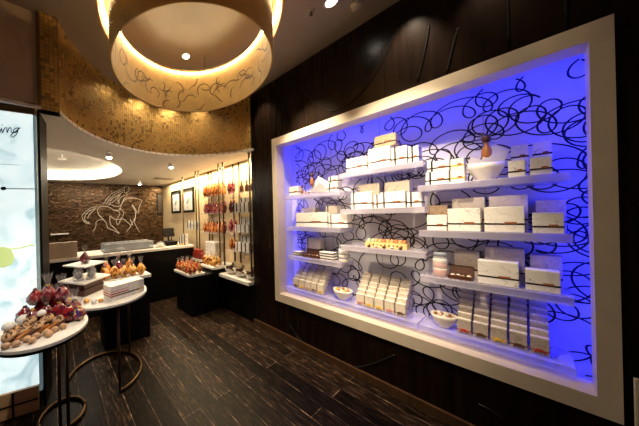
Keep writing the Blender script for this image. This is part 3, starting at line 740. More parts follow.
# ------------------------------------------------------------------ counter
ct = thing('sales_counter', 'black sales counter with white top before the horse wall', 'counter', (.9, 3.7, 0))
obj('base', bx(-1.9, 1.42, .02, .55, 0, .9), 'blackflat', ct)
obj('countertop', bx(-1.92, 1.42, 0, .58, .9005, .945, .004), 'white', ct)
tag(obj('beige_board', bx(-.32, .29, 3.72, 3.78, .9455, 1.175, .004), 'beigeboard'), 'beige upright board standing on the left part of the black counter', 'board')
t = thing('glass_display_case', 'low glass display case on the white countertop below the horse', 'glass case', (1.10, 3.98, .9455))
obj('case_floor', bx(-.42, .42, -.16, .16, 0, .012), 'blackflat', t)
obj('glass_cover', bx(-.42, .42, -.16, .16, .0125, .13), 'greyfilm', t)
obj('steel_edge', tube(bmesh.new(), [(-.42, -.16, .135), (.42, -.16, .135), (.42, .16, .135), (-.42, .16, .135)], .004, 6, True), 'silver', t)
for k in range(5):
    tag(obj('chocolate_tray', bx(.76+k*.15, .87+k*.15, 3.89, 4.05, .959, .985, .003), ('choc', 'white', 'choc', 'silver', 'choc')[k]), '%s tray from the left inside the low glass counter case' % ORD[k], 'tray', 'trays in the glass counter case')
t = thing('glass_cloche', 'clear domed dish of sweets on the counter beside the black till', 'cloche', (1.66, 3.84, .9455))
obj('dish', lathe(bmesh.new(), [(0, 0), (.10, 0), (.11, .012), (.09, .014), (0, .01)], 24), 'china', t, smooth=True)
obj('dome', lathe(bmesh.new(), [(.085, .015), (.085, .05), (.06, .085), (.012, .10), (.012, .115), (0, .12)], 24), 'glass', t, smooth=True)
obj('sweets', blob(bmesh.new(), (0, 0, .042), .05, 3, .3, 4, (1, 1, .55), 3), 'cream2', t, smooth=True)
t = thing('cash_register', 'black till with tilted screen at the right end of the counter', 'till', (1.93, 4.02, .9455))
obj('till_base', bx(-.12, .12, -.14, .14, 0, .08, .008), 'blackflat', t); obj('neck', tube(bmesh.new(), [(0, .03, .08), (0, .05, .19)], .018, 10), 'blackmetal', t)
obj('screen', bx(-.13, .13, -.012, .012, -.09, .09, .006), 'blackflat', t, (0, .03, .25), (-.35, 0, .15)); obj('pole_display', bx(-.05, .06, -.02, .02, 0, .05, .005), 'blackmetal', t, (.1, .1, .27), (0, 0, .2))
obj('pole', tube(bmesh.new(), [(.1, .1, .08), (.1, .1, .272)], .01, 8), 'blackmetal', t)

# ------------------------------------------------------------------ bottle shelves on the rear right wall
unit = thing('black_base_unit', 'stepped black base cabinet under the white trays, right of counter', 'cabinet', (2.4, 2.9, 0))
bm = bmesh.new(); box(bm, -.10, .178, -.76, -.105, 0, .53); box(bm, -.22, .178, -.10, .29, 0, .60); box(bm, -.70, -.225, -.10, .40, 0, .595); box(bm, -.12, .178, .295, .77, 0, .66)
obj('cabinet_body', bm, 'blackflat', unit)
def tray(label, x0, x1, y0, y1, z0, z1): tag(obj('white_tray', bx(x0, x1, y0, y1, z0, z1, .004), 'white'), label, 'tray', 'white trays of the bottle display')
tray('white tray under the striped sweet bags, low and furthest forward', 1.655, 1.945, 2.80, 3.30, .5955, .63)
tray('white tray under the dark red boxes, behind the others', 2.24, 2.56, 3.36, 3.66, .6605, .70)
tray('white tray under the gold bags', 2.10, 2.57, 2.80, 3.185, .6405, .68)
tray('white tray carrying the white bowls, beside the black wall', 2.20, 2.57, 2.14, 2.79, .5305, .58)
PT = [(4.261, .946, 2.40), (3.64, .70, 2.345), (3.564, .70, 2.36), (2.921, .68, 2.345), (2.825, .68, 2.36), (2.20, .58, 2.33)]
PN = ['single pole rising from the counter end', 'left pole of the far pair before the bottle shelves', 'right pole of the far pair before the bottle shelves', 'left pole of the near pair before the bottle shelves', 'right pole of the near pair before the bottle shelves', 'pole beside the black wall edge']
for (y, z0, x), n in zip(PT, PN):
    if y > 4: z0 = 0
    t = thing('brass_pole', 'dark brass %s' % n, 'pole', (x, y, z0+.0005 if z0 else 0), 0, 'dark brass poles')
    obj('shaft', tube(bmesh.new(), [(0, 0, .008), (0, 0, RZ-z0-.009)], .0125, 10), 'brass', t, smooth=True)
    obj('foot_flange', lathe(bmesh.new(), [(0, 0), (.022, 0), (.022, .0078), (0, .0078)], 14), 'brass', t); obj('ceiling_flange', lathe(bmesh.new(), [(0, RZ-z0-.0088), (.022, RZ-z0-.0088), (.022, RZ-z0-.001), (0, RZ-z0-.001)], 14), 'brass', t)
for y, n in ((3.52, 'far left'), (3.42, 'far right'), (2.80, 'near left'), (2.66, 'near right')):
    t = thing('wall_rod', '%s slim brass upright against the cream wall behind the shelves' % n, 'rod', (2.566, y, .72), 0, 'wall uprights behind the shelves')
    obj('shaft', tube(bmesh.new(), [(0, 0, .0), (0, 0, RZ-.722)], .0115, 8), 'brass', t, smooth=True)
def gshelf(y0, y1, z, lab): tag(obj('glass_shelf', bx(2.385, 2.55, y0, y1, z-.012, z-.0005), 'glass'), lab, 'shelf', 'glass shelves on the rear wall')
LZ = [1.868, 1.553, 1.198]; RZs = [1.861, 1.55, 1.241, .943]
for z, n in zip(LZ, ('top', 'second', 'lowest')): gshelf(2.94, 3.545, z, '%s glass shelf of the far bay with sweet bags' % n)
for z, n in zip(RZs, ('top', 'second', 'third', 'lowest')): gshelf(2.22, 2.80, z, '%s glass shelf of the near bay with white cards' % n)

def sweet_bag(name, label, loc, r, h, foil, group, rz=0, film='film', seed=0, cat='sweet bag', fill=.62):
    """a clear bag: lumpy filled body, a tie and a crumpled flared top"""
    t = thing(name, label, cat, loc, rz, group)
    bm = bmesh.new(); g = bmesh.ops.create_icosphere(bm, subdivisions=3, radius=1)
    for v in g['verts']:
        c = v.co.copy(); k = 1+.34*noise.noise(c*2.8+Vector((seed, seed*.7, 0)))
        z = c.z*.5+.5; wd = 1.0-.55*max(0, z-.45)/.55
        v.co = Vector((c.x*r*k*wd, c.y*r*k*wd, max(0, (z-.04)/.96)*h*fill))
    obj('filled_bag', bm, foil, t, smooth=True)
    obj('tie', lathe(bmesh.new(), [(r*.2, h*(fill-.05)), (r*.26, h*(fill-.035)), (r*.26, h*(fill-.01)), (r*.2, h*(fill+.005))], 12), 'yellow' if seed % 2 else 'ribbon', t, smooth=True)
    bm = bmesh.new(); N = 18; rings = []
    for j in range(5):
        f = j/4; rr = r*(.2+.40*f); zz = h*(fill-.02+(1.02-fill)*f)
        rings.append([bm.verts.new((rr*(1+.28*f*math.sin(k*PI*5/9+seed))*math.cos(2*PI*k/N), rr*(1+.28*f*math.cos(k*PI*7/9+seed))*math.sin(2*PI*k/N), zz+h*.07*f*math.sin(k*2.4+seed))) for k in range(N)])
    for A, Bq in zip(rings, rings[1:]):
        for k in range(N): bm.faces.new((A[k], A[(k+1) % N], Bq[(k+1) % N], Bq[k]))
    obj('flared_top', bm, film, t)
    return t
def bag_row(foil, n, x, y0, y1, z, r, h, lab, grp, fill=.80):
    p = None
    for k in range(n):
        y = y0+(y1-y0)*k/max(1, n-1); loc = (x+random.uniform(-.012, .012), y, z)
        l = '%s bag from the left, %s' % (ORD[k], lab)
        if p is None: p = sweet_bag('sweet_bag', l, loc, r, h, foil, grp, 0, 'film', 1, fill=fill)
        else: dup(p, loc, random.uniform(0, 6), l, grp)
bag_row('orangefoil', 7, 2.46, 3.49, 2.99, LZ[0], .038, .29, 'top shelf of the far bay', 'orange bags on the top glass shelf')
bag_row('pinkfoil', 8, 2.46, 3.50, 2.99, LZ[1], .033, .25, 'second shelf of the far bay', 'pink bags on the second glass shelf')
bag_row('orangefoil', 7, 2.46, 3.50, 2.99, LZ[2], .038, .25, 'lowest shelf of the far bay', 'orange bags on the lowest glass shelf')
bag_row('orangefoil', 7, 2.525, 3.45, 2.98, LZ[0], .036, .31, 'rear of the top shelf of the far bay', 'orange bags on the top glass shelf')
bag_row('purplefoil', 7, 2.525, 3.46, 2.98, LZ[1], .032, .29, 'rear of the second shelf of the far bay', 'plum bags behind the pink bags')
bag_row('redfoil', 7, 2.525, 3.46, 2.98, LZ[2], .034, .29, 'rear of the lowest shelf of the far bay', 'red bags behind the orange bags')
bag_row('pinkfoil', 2, 2.46, 2.765, 2.675, RZs[0], .040, .30, 'top shelf of the near bay', 'pink bags on the near top glass shelf')
bag_row('purplefoil', 2, 2.46, 2.755, 2.665, RZs[1], .040, .27, 'second shelf of the near bay', 'plum bags on the near second glass shelf')
bag_row('pinkfoil', 2, 2.46, 2.755, 2.665, RZs[2], .040, .27, 'third shelf of the near bay', 'red bags on the near third glass shelf')
bag_row('orangefoil', 2, 2.46, 2.755, 2.665, RZs[3], .040, .24, 'lowest shelf of the near bay', 'brown bags on the near lowest glass shelf')
def card_pack(label, loc, w, h, d, rz, grp):
    t = thing('card_pack', label, 'chocolate pack', loc, rz, grp)
    o = obj('pack', bx(-d/2, d/2, -w/2, w/2, 0, h, .004), 'cardw', t); obj('band', bx(-d/2-.0012, d/2+.0012, -w*.18, w*.12, -.0+.001, h+.001), 'darkbrown', t)
    return t
for zi, z in enumerate(RZs[:4]):
    nm = ('top', 'second', 'third', 'lowest')[zi]
    if zi == 0: 
        continue
    for k in range(4):
        y = 2.56-k*.088
        card_pack('%s white pack from the left, front of the %s near shelf' % (ORD[k], nm), (2.425, y, z), .084, .145 if zi != 2 else .12, .05, random.uniform(-.15, .15), 'white packs on the near %s shelf' % nm)
        card_pack('%s dark-banded tall pack from the left, rear of the %s near shelf' % (ORD[k], nm), (2.51, y-.02, z), .07, .23, .04, random.uniform(-.15, .15), 'tall packs on the near %s shelf' % nm)
for k in range(3):
    tag(obj('dark_flask', lathe(bmesh.new(), [(0, 0), (.03, 0), (.032, .01), (.032, .09), (.012, .12), (.012, .15), (.016, .155), (.016, .175), (0, .175)], 14), 'choc', None, (2.47, 2.50-k*.11, RZs[0]), smooth=True), '%s dark flask from the left on the top near shelf' % ORD[k], 'flask', 'dark flasks on the near top shelf')
# white hamper under the far bay
t = thing('gift_hamper', 'white gift hamper with printed sides under the far bay shelves', 'hamper', (2.46, 3.24, .842))
obj('plinth', bx(-.10, .085, -.16, .16, -.158, -.0005), 'white', t); obj('basket', bx(-.085, .085, -.15, .15, 0, .16, .008), 'cardw', t); obj('hamper_lid', bx(-.09, .09, -.155, .155, .1605, .19, .006), 'white', t)
for (y0, y1, who) in ((4.06, 4.56, 'right-hand'), (4.66, 5.14, 'left-hand')):
    t = thing('framed_photograph', '%s dark-framed pale photograph on the rear cream wall' % who, 'picture', (2.579, (y0+y1)/2, 1.60), 0, 'framed photographs on the rear wall'); w = (y1-y0)/2
    bm = bmesh.new()
    for a in ((-w, -w+.05, 0, .56), (w-.05, w, 0, .56), (-w+.05, w-.05, 0, .05), (-w+.05, w-.05, .51, .56)): box(bm, -.03, -.0005, a[0], a[1], a[2], a[3])
    obj('frame', bm, 'blackflat', t); p = obj('print', bx(-.012, -.001, -w+.05, w-.05, .05, .51), 'photo', t)
    bm = bmesh.new(); tube(bm, spline([(-.0125, .02, .12), (-.0125, .05, .22), (-.0125, -.02, .30), (-.0125, .03, .40)], 6), .028, 6, r2=.012); obj('printed_figure', bm, 'figure', p)
t = thing('framed_photograph', 'dark picture panel on the mosaic wall at its right end', 'picture', (2.50, 5.735, 1.58), -.176)
obj('frame', bx(-.09, .06, -.03, -.008, 0, .6), 'blackflat', t); obj('print', bx(-.07, .04, -.034, -.0305, .04, .56), 'darkbrown', t)
# things on the far part of that wall, above the counter
for k in range(3):
    card_pack('%s white pack from the left on the counter end below the photographs' % ORD[k], (2.17, 3.98-k*.10, .9455), .085, .16+.03*k, .06, .1*k, 'white packs on the counter end')
gshelf(3.66, 4.23, 1.24, 'short glass shelf beside the framed photographs')
for k in range(4):
    card_pack('%s white pack from the left on the short glass shelf by the photographs' % ORD[k], (2.47, 4.16-k*.13, 1.24), .10, .17, .05, 0, 'white packs on the short glass shelf')
for k in range(5):
    tag(obj('wrapped_sweet', blob(bmesh.new(), (0, 0, 0), .026, 2, .2, 2, (1, 1.3, .8), k), 'goldfoil', None, (2.08+.012*k, 3.77+.012*(k % 2)-.0, .966), smooth=True) if False else obj('wrapped_sweet', blob(bmesh.new(), (0, 0, 0), .024, 2, .2, 2, (1, 1.2, .8), k), 'goldfoil', None, (1.98+.06*k, 3.765, .9645), smooth=True), '%s gold wrapped sweet from the left along the counter end' % ORD[k], 'sweet', 'gold sweets on the counter end')

# goods on the white trays
bag_row('stripefoil', 5, 1.70, 3.24, 2.85, .6305, .041, .19, 'front row of the striped bags on the low tray', 'striped bags on the low white tray')
bag_row('stripefoil', 4, 1.79, 3.22, 2.86, .6305, .041, .21, 'middle row of the striped bags on the low tray', 'striped bags on the low white tray')
bag_row('stripefoil', 4, 1.885, 3.22, 2.86, .6305, .041, .21, 'rear row of the striped bags on the low tray', 'striped bags on the low white tray')
for r in range(3):
    for k in range(4 if r < 2 else 3):
        tag(obj('red_carton', bx(-.05, .05, -.034, .034, 0, .058, .004), 'redpaper', None, (2.30, 3.62-k*.07-(.03 if r == 2 else 0), .7005+r*.0585), (0, 0, 0)), '%s dark red carton from the left, %s layer of the red pile' % (ORD[k], ('bottom', 'middle', 'top')[r]), 'carton', 'dark red cartons on the rear tray')
bag_row('goldfoil', 4, 2.17, 3.13, 2.85, .6805, .042, .20, 'front row of gold bags on the white tray', 'gold bags on the white tray')
bag_row('goldfoil', 3, 2.285, 3.08, 2.88, .6805, .042, .21, 'rear row of gold bags on the white tray', 'gold bags on the white tray')
def pointed_bowl(label, loc, s, rz):
    prof = [(0, 0), (.05, 0), (.10, .03), (.13, .075), (.126, .077), (.094, .036), (.045, .010), (0, .008)]
    bm = lathe(bmesh.new(), [(r*s, z*s) for r, z in prof], 28)
    for v in bm.verts:
        if v.co.y > 0 and v.co.z > .02*s: v.co.z += v.co.y*.55
    return tag(obj('serving_bowl', bm, 'china', None, loc, (0, 0, rz), smooth=True), label, 'bowl', 'white serving bowls by the black wall')
for k, y in enumerate((2.66, 2.44, 2.22)):
    pointed_bowl('%s white pointed serving bowl from the left, beside the black wall' % ORD[k], (2.34, y, .5805), .82, .5)
    for j in range(6):
        a = j*1.05
        tag(obj('chocolate_bar', bx(-.016, .016, -.065, .065, -.008, .008, .003), ('choc', 'brownbox', 'darkbrown')[j % 3], None, (2.34+.03*math.cos(a), y+.035*math.sin(a), .645+.014*j), (.5, .3*math.sin(a), a)), 'brown chocolate bar heaped in the %s white pointed bowl' % ORD[k], 'chocolate bar', 'bars in the %s pointed bowl' % ORD[k])

# ------------------------------------------------------------------ round tables
def ring_table(label, x, y, z, r, rods, arc, baser, bc=(0, 0)):
    t = thing('round_table', label, 'table', (x, y, 0), 0, 'round white-topped tables')
    obj('tabletop', lathe(bmesh.new(), [(0, z-.022), (r-.004, z-.022), (r, z-.018), (r, z-.003), (r-.003, z), (0, z)], 64), 'white', t, smooth=False)
    obj('rim', lathe(bmesh.new(), [(0, z-.0225), (r-.008, z-.0225), (r-.008, z-.04), (0, z-.04)], 64), 'blackmetal', t)
    a0, a1 = arc
    obj('base_ring', tube(bmesh.new(), [(bc[0]+baser*math.cos(a0+(a1-a0)*k/40), bc[1]+baser*math.sin(a0+(a1-a0)*k/40), .016) for k in range(41)], .013, 10), 'brass', t, smooth=True)
    for a in rods:
        p = (bc[0]+baser*math.cos(a), bc[1]+baser*math.sin(a))
        obj('leg', tube(bmesh.new(), [(p[0], p[1], .028), (p[0], p[1], z-.0405)], .012, 10), 'brass', t, smooth=True)
    return t
def ang(dx, dy): return math.atan2(dy, dx)
FT = (.41, 2.25, .80)
ring_table('white round table behind, carrying boxed gifts and a tiered stand', *FT, .372, [ang(.04, -.26), ang(.25, .16)], (ang(.04, -.29), ang(.04, -.29)+PI*1.55), .325, (-.01, .05))
NT = (-.067, 1.779, .80)
ring_table('white round table in front, piled with red bags and pastries', *NT, .262, [ang(-.02, -.15), ang(.03, -.147)], (0, 2*PI*.999), .15, (.10, .23))

# box row on the far table
FZ = .8005
for k in range(6):
    c = Vector((.388, 1.955, FZ)); d = Vector((.96, .277, 0)); p = c+d*(.03+k*.0555)+Vector((-.277, .96, 0))*.068
    t = thing('slim_gift_box', '%s slim white box from the left in the box row on the table' % ORD[k], 'gift box', p, .281, 'slim boxes on the rear round table')
    obj('carton', bx(-.027, .027, -.066, .066, 0, .125, .003), 'box', t)
    obj('ribbon', bx(-.0274, .0274, -.0672, .0672, .035, .045), ('red', 'brownrib', 'ribbon', 'ribbon', 'brownrib', 'yellow')[k], t)
    if k < 3: obj('stripe', bx(-.0276, .0276, -.0676, .0676, .078, .084), 'pinkrib', t)
    if k < 3: obj('stripe', bx(-.0276, .0276, -.0676, .0676, .055, .064), 'red', t)
# tiered stand
SA = math.radians(38)
st = thing('tiered_stand', 'dark brown tiered stand with two white shelves on the rear round table', 'stand', (.25, 2.39, FZ), SA)
obj('lower_crate', bx(-.125, .125, -.11, .11, 0, .062, .004), 'brownbox', st); obj('upper_crate', bx(-.115, .115, -.10, .10, .0625, .122, .004), 'brownbox', st)
obj('shelf', bx(-.17, .17, -.15, .15, .1225, .138, .003), 'white', st); obj('shelf', bx(-.135, .14, -.13, .135, .262, .276, .003), 'white', st)
obj('post', bx(-.02, .02, .06, .10, .1385, .2615), 'darkbrown', st)
def SL(x, y, z): return Vector((.25+x*math.cos(SA)-y*math.sin(SA), 2.39+x*math.sin(SA)+y*math.cos(SA), FZ+z))
for k, (x, y) in enumerate(((-.10, -.02), (-.02, -.09))):
    t = thing('glass_jar', '%s clear jar of dark sweets between the shelves of the tiered stand' % ('left', 'right')[k], 'jar', SL(x, y, .1385), 0, 'clear jars on the tiered stand')
    obj('glass_body', lathe(bmesh.new(), [(0, 0), (.042, 0), (.044, .01), (.044, .085), (.03, .105), (.03, .112), (0, .112)], 20), 'glass', t, smooth=True); obj('sweets', blob(bmesh.new(), (0, 0, .04), .034, 2, .25, 3, (1, 1, 1.0), k), 'choc', t, smooth=True)
    obj('lid', lathe(bmesh.new(), [(0, .1125), (.031, .1125), (.031, .122), (0, .122)], 16), 'silver', t)
sweet_bag('sweet_bag', 'brown sweet bag with clear top crowning the tiered stand', SL(0, 0, .2765), .048, .17, 'purplefoil', None, 0, 'film', 4)
for k, (x, y, m, s) in enumerate(((.14, 2.20, 'sugar', .02), (.32, 2.015, 'goldfoil', .022), (.27, 2.03, 'sugar', .026), (.22, 2.07, 'goldfoil', .024), (.10, 2.20, 'yellow', .022))):
    tag(obj('wrapped_sweet', blob(bmesh.new(), (0, 0, 0), s, 2, .2, 2, (1, 1, .8), k), m, None, (x, y, FZ+s*.72), (0, 0, k), smooth=True), '%s loose sweet on the rear table, %s' % (('white', 'gold', 'white', 'gold', 'yellow')[k], ('beside the stand', 'touching the box row', 'between stand and box row', 'at the table edge', 'nearest the red bags')[k]), 'sweet', 'loose sweets on the rear round table')
# slab with gold bags behind that table
tag(obj('black_pedestal', bx(.46, 1.0, 2.70, 2.97, 0, .7495), 'blackflat'), 'black pedestal behind the rear round table under the gold bags', 'pedestal')
tag(obj('white_tray', bx(.44, 1.02, 2.67, 2.98, .75, .79, .004), 'white'), 'white tray behind the rear round table carrying gold bags', 'tray', None)
bag_row('goldfoil', 5, 2.0, .5, .5, .7905, .055, .2, 'x', 'y') if False else None
p = None
for k in range(5):
    loc = (.49+k*.106, 2.745+.012*(k % 2), .7905); l = '%s gold bag from the left, front row behind the rear round table' % ORD[k]
    if p is None: p = sweet_bag('sweet_bag', l, loc, .056, .22, 'goldfoil', 'gold bags behind the round table', 0, 'film', 2, fill=.7)
    else: dup(p, loc, k*1.3, l)
for k in range(3):
    sweet_bag('sweet_bag', '%s clear-topped bag from the left, second row behind the rear round table' % ORD[k], (.53+k*.14, 2.88, .7905), .062, .31, ('orangefoil', 'purplefoil', 'orangefoil')[k], 'gold bags behind the round table', k, 'film', 3+k)

# near table: red bags and pastries
NZ = .8005
RB = [(-.17, 1.90, 0, .055, .20), (-.085, 1.945, 0, .055, .22), (-.01, 1.945, 0, .055, .22), (.06, 1.90, 0, .055, .21), (.115, 1.835, 0, .052, .20), (-.125, 1.85, 0, .052, .18), (-.05, 1.865, 0, .055, .19), (.025, 1.845, 0, .055, .20), (.078, 1.78, 0, .050, .18), (.135, 1.765, 0, .048, .15),
      (-.115, 1.915, .115, .050, .18), (-.04, 1.91, .12, .052, .20), (.04, 1.875, .115, .050, .19)]
RN_ = ['behind at the far left', 'behind, second from left', 'behind, centre', 'behind, right', 'at the right rim', 'in front at the left', 'in front, second from left', 'in front, third from left', 'in front near the right rim', 'at the rim with blue foil', 'on top, left', 'on top, centre', 'on top, right']
for k, ((x, y, z, r, h), n) in enumerate(zip(RB, RN_)):
    sweet_bag('sweet_bag', 'red foil sweet bag on the front table, %s' % n, (x, y, NZ+z), r, h, 'bluefoil' if k == 9 else 'redfoil', 'red bags on the front table', k*.9, 'film', k)
def cookie(label, loc, r, rot):
    t = thing('cookie', label, 'cookie', loc, 0, 'cookies on the front table', rot)
    obj('biscuit', blob(bmesh.new(), (0, 0, .004), r, 3, .38, 4.2, (1.05, 1.05, .55), int(loc[0]*900)), 'cookie', t, smooth=True); obj('chocolate_base', lathe(bmesh.new(), [(0, -r*.62), (r*.85, -r*.62), (r*.98, -r*.42), (r*.9, -r*.25), (0, -r*.25)], 20), 'choc', t, smooth=True)
    bm = bmesh.new(); rnd = random.Random(int(loc[0]*1000))
    for k in range(11):
        a = rnd.uniform(0, 6.28); q = rnd.uniform(.2, .75)*r
        blob(bm, (q*math.cos(a), q*math.sin(a), .004+r*.53*math.sqrt(max(0, 1-(q/r)**2))), r*.19, 1, .2)
    obj('chips', bm, 'choc', t, smooth=True)
CK = [(-.225, 1.70, .034), (-.165, 1.735, .034), (-.095, 1.745, .034), (-.045, 1.795, .05), (.015, 1.775, .034), (-.22, 1.785, .034), (-.135, 1.805, .055)]
CNM = ['nearest the left rim', 'second from left in front', 'in the middle front', 'before the red bags, centre', 'before the red bags, right', 'behind at the left', 'raised behind the middle']
for (x, y, z), n in zip(CK, CNM): cookie('tan cookie with dark chips on the front table, %s' % n, (x, y-.022, NZ+z), .036, (.25, -.2, 0))
for k, (x, y) in enumerate(((-.18, 1.64), (-.135, 1.665), (-.09, 1.675), (-.045, 1.69), (.0, 1.70), (.045, 1.715), (-.225, 1.645), (-.03, 1.655), (-.11, 1.63))):
    tag(obj('truffle', blob(bmesh.new(), (0, 0, 0), .021, 2, .12, 3, (1.1, 1, .8), k), ('tancan', 'cookie')[k % 2], None, (x-.005, y-.04, NZ+.0165), (0, 0, k), smooth=True), 'tan truffle on the front table, %s' % ('second from the left edge', 'third along the rim', 'fourth along the rim', 'fifth along the rim', 'sixth along the rim', 'rightmost along the rim', 'leftmost along the rim', 'standing proud of the rim row', 'closest to the viewer')[k], 'truffle', 'truffles on the front table')
for k, (x, y, a) in enumerate(((-.16, 1.695, .7), (-.115, 1.705, .5), (-.02, 1.725, .6), (.03, 1.75, .8), (-.07, 1.725, .4))):
    tag(obj('caramel_stick', bx(-.042, .042, -.011, .011, -.008, .008, .004), 'caramel' if k % 2 == 0 else 'choc', None, (x, y-.03, NZ+.026), (0, -.2, a)), '%s biscuit stick %s on the front table' % ('amber' if k % 2 == 0 else 'dark', ('at the left front', 'beside the middle cookie', 'near the centre front', 'beside the red bags', 'between two cookies')[k]), 'biscuit stick', 'biscuit sticks on the front table')
for k, (x, y, z, r) in enumerate(((-.075, 1.80, .085, .03), (-.235, 1.74, .07, .034), (-.17, 1.86, .05, .045))):
    tag(obj('meringue', lathe(bmesh.new(), [(0, -.4*r), (r*.8, -.4*r), (r, -.1*r), (r*.85, .4*r), (r*.4, .7*r), (0, .75*r)], 20), 'sugar', None, (x, y, NZ+z), smooth=True), 'white meringue on the front table, %s' % ('perched between cookies and red bags', 'at the left edge', 'behind at the left, partly hidden')[k], 'meringue', 'meringues on the front table')

# ------------------------------------------------------------------ lit poster panel on the left
pl = thing('lit_poster_stand', 'tall white backlit poster stand with handwriting, left of the tables', 'poster stand', (-.119, 2.171, 0), -.1684)
PW = 1.5
obj('light_panel', bx(-PW, 0, 0, .02, .208, 2.336), 'poster', pl)
obj('edge_strip', bx(.0005, .022, 0, .06, .15, 2.335, .004), 'edge', pl)
obj('cabinet', bx(-PW, 0, .021, .35, .02, 2.335), 'darkbrown', pl)
obj('side_frame', bx(.0225, .04, .03, .27, .0, 2.38), 'groove', pl)
obj('top_trim', bx(-PW, .022, -.01, .36, 2.3365, 2.43, .006), 'trimgold', pl)
obj('plinth', bx(-PW, .0, -.02, .0, .02, .2075), 'plinthwood', pl)
bm = bmesh.new(); box(bm, -PW, .0, -.024, -.0205, .105, .118); box(bm, -.165, -.150, -.0245, -.0205, .02, .2075); obj('plinth_bars', bm, 'blackmetal', pl)
TX = [[(-.319,2.166),(-.308,2.201),(-.304,2.168),(-.291,2.202),(-.278,2.211),(-.277,2.172),(-.264,2.208),(-.253,2.213),(-.251,2.179),(-.239,2.179)],
      [(-.212,2.219),(-.232,2.207),(-.239,2.18),(-.221,2.185),(-.206,2.223),(-.218,2.174),(-.239,2.146),(-.254,2.148),(-.247,2.167),(-.194,2.223)], [(-.305,2.225),(-.301,2.231)]]
bm = bmesh.new()
for l in TX: tube(bm, spline([((x+.119)*1.014, -.002, z) for x, z in l], 5), .0028, 6)
obj('handwriting', bm, 'ink', pl, smooth=True)
bm = bmesh.new(); tube(bm, [(-.20, -.001, 1.746), (0, -.001, 1.750)], .0035, 6); blob(bm, (-.19, -.001, 1.748), .018, 2, .1, 2, (1, .1, .8)); obj('divider_line', bm, 'ink', pl, smooth=True)
obj('printed_pear', blob(bmesh.new(), (-.20, -.0005, 1.23), .068, 3, .12, 1.2, (1, .03, 1.15)), 'pear', pl, smooth=True)
bm = bmesh.new(); tube(bm, spline([(-.16, -.001, 1.29), (-.10, -.001, 1.292), (-.05, -.001, 1.305), (-.005, -.001, 1.31)], 5), .006, 6); obj('printed_stem', bm, 'pear', pl, smooth=True)
bm = bmesh.new(); box(bm, -.215, -.09, -.0012, -.0002, 1.928, 1.934); obj('printed_line', bm, 'grey', pl)

# pale board standing on the floor right of the case
t = thing('leaflet_board', 'pale printed board standing at the right edge beside the display case', 'board', (2.262, -.50, 0))
obj('board', bx(-.012, .008, -.24, .237, .03, .69, .003), 'cream', t); obj('foot', bx(-.06, .011, -.2, .2, 0, .0295), 'blackmetal', t)
bm = bmesh.new()
for k in range(9): box(bm, -.0135, -.0121, -.2, .2, .10+k*.06, .103+k*.06)
obj('printed_rules', bm, 'figure', t)

# ------------------------------------------------------------------ lights
def light(name, kind, loc, power, col, target=None, size=.1, size_y=None, spot=None, blend=.5):
    l = bpy.data.lights.new(name, kind); l.energy = power; l.color = col
    if kind == 'AREA':
        l.shape = 'RECTANGLE'; l.size = size; l.size_y = size_y or size
    else: l.shadow_soft_size = size
    if kind == 'SPOT': l.spot_size = math.radians(spot); l.spot_blend = blend
    o = bpy.data.objects.new(name, l); C.objects.link(o); o.location = loc
    if target is not None:
        d = Vector(target)-Vector(loc); o.rotation_euler = d.to_track_quat('-Z', 'Y').to_euler()
    return o
WARM = (1, .80, .56); BLUE = (.012, .018, 1.)
# display-wall spots recessed in the ceiling
light('display_spot', 'SPOT', (1.30, .50, 3.13), 440, WARM, (2.5, .66, 1.45), .03, None, 44, 1.)
light('display_spot', 'SPOT', (1.76, 1.30, 3.13), 300, WARM, (2.5, 1.26, 1.45), .03, None, 54, 1.)
for y, p in ((1.89, 34), (.499, 55), (.119, 12)): light('wall_wash', 'SPOT', (2.08, y, 3.14), p, WARM, (2.3, y, 2.55), .02, None, 60, .9)
# blue strips in the slots behind the case frame
def strip(loc, tgt, lx, ly, p):
    o = light('blue_strip', 'AREA', loc, p, BLUE, tgt, lx, ly); return o
strip((2.50, .765, 2.415), (2.62, .765, 2.1), 1.9, .03, 5.5)
strip((2.50, .765, .458), (2.62, .765, .8), 1.9, .03, 2.2)
a = light('blue_strip', 'AREA', (2.48, 1.752, 1.44), 4.2, BLUE, (2.63, 1.5, 1.44), 1.8, .03); a.data.size, a.data.size_y = .03, 1.8
a = light('blue_strip', 'AREA', (2.48, -.22, 1.44), 6, BLUE, (2.63, .03, 1.44), .03, 1.8)
for a_, p in ((55, 7), (75, 14), (95, 14), (115, 5)):  # added spots, hidden behind the chandelier, to brighten the gold wall
    x_, y_ = RC[0]+.98*math.cos(math.radians(a_)), RC[1]+.98*math.sin(math.radians(a_))
    light('gold_wall_fill', 'SPOT', (x_, y_, 3.13), p, WARM, (RC[0]+1.13*math.cos(math.radians(a_)), RC[1]+1.13*math.sin(math.radians(a_)), 2.5), .08, None, 125, 1.)
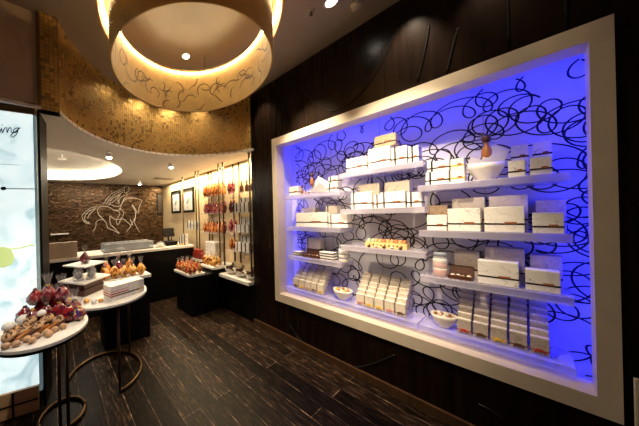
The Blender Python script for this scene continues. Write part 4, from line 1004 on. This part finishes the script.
# rear room
light('shelf_wash', 'AREA', (2.46, 3.7, 2.36), 95, (1, .79, .46), (2.54, 3.7, 1.0), .04, 3.0).rotation_euler = (0, math.radians(6), 0)
for x, y, tx_ in ((.635, 3.05, (.6, 2.4, .8)), (1.62, 3.2, (2.1, 3.0, .8)), (1.75, 5.15, (1.5, 5.9, 1.6))):
    light('rear_spot', 'SPOT', (x, y, 2.28), 90 if y < 4 else 25, WARM, tx_, .03, None, 75, .8)
light('rear_fill', 'AREA', (.4, 4.6, 2.34), 34, (1, .86, .66), (.4, 4.6, 0), 1.2)  # added area light, lifts the rear ceiling by bounce
# store lighting in front of and above the tables, plus an added fill
light('table_spot', 'SPOT', (-.3, .9, 3.12), 130, (1, .88, .72), (-.05, 1.8, .8), .03, None, 40, .7)
light('table_spot', 'SPOT', (.5, 1.0, 3.12), 120, (1, .88, .72), (.45, 2.25, .8), .03, None, 40, .7)
light('front_fill_light', 'AREA', (-.5, -2.9, 1.9), 4, (1, .85, .68), (.6, 2, 1.2), 3.5, 2)  # ambient fill light added behind the camera, no lamp stands there

w = bpy.data.worlds.new('dim_air'); sc.world = w; w.use_nodes = True
w.node_tree.nodes['Background'].inputs[0].default_value = (.012, .010, .008, 1)

# ------------------------------------------------------------------ camera
cam = bpy.data.cameras.new('camera'); co = bpy.data.objects.new('camera', cam); C.objects.link(co)
cam.sensor_fit = 'HORIZONTAL'; cam.sensor_width = 36; cam.lens = 220/639*36; cam.clip_start = .01
cam.shift_x = (319.5-200)/639; cam.shift_y = -(213-216.5)/639
TH = math.atan(147/220)
roll = math.radians(1.4)
fwd = Vector((math.sin(TH), math.cos(TH), 0)); right = Vector((math.cos(TH), -math.sin(TH), 0)); up = Vector((0, 0, 1))
# the scene leans anticlockwise in the picture, so the camera leans clockwise
r2 = right*math.cos(roll)-up*math.sin(roll); u2 = up*math.cos(roll)+right*math.sin(roll)
mw = Matrix((r2, u2, -fwd)).transposed().to_4x4(); mw.translation = (0, 0, 1.5)
co.matrix_world = mw
sc.camera = co
sc.view_settings.view_transform = 'Standard'; sc.view_settings.look = 'None'; sc.view_settings.gamma = 1; sc.view_settings.use_curve_mapping = False
sc.view_settings.exposure = .1
sc.cycles.use_denoising = True; sc.cycles.max_bounces = 8; sc.cycles.transparent_max_bounces = 16
sc.cycles.sample_clamp_indirect = 6
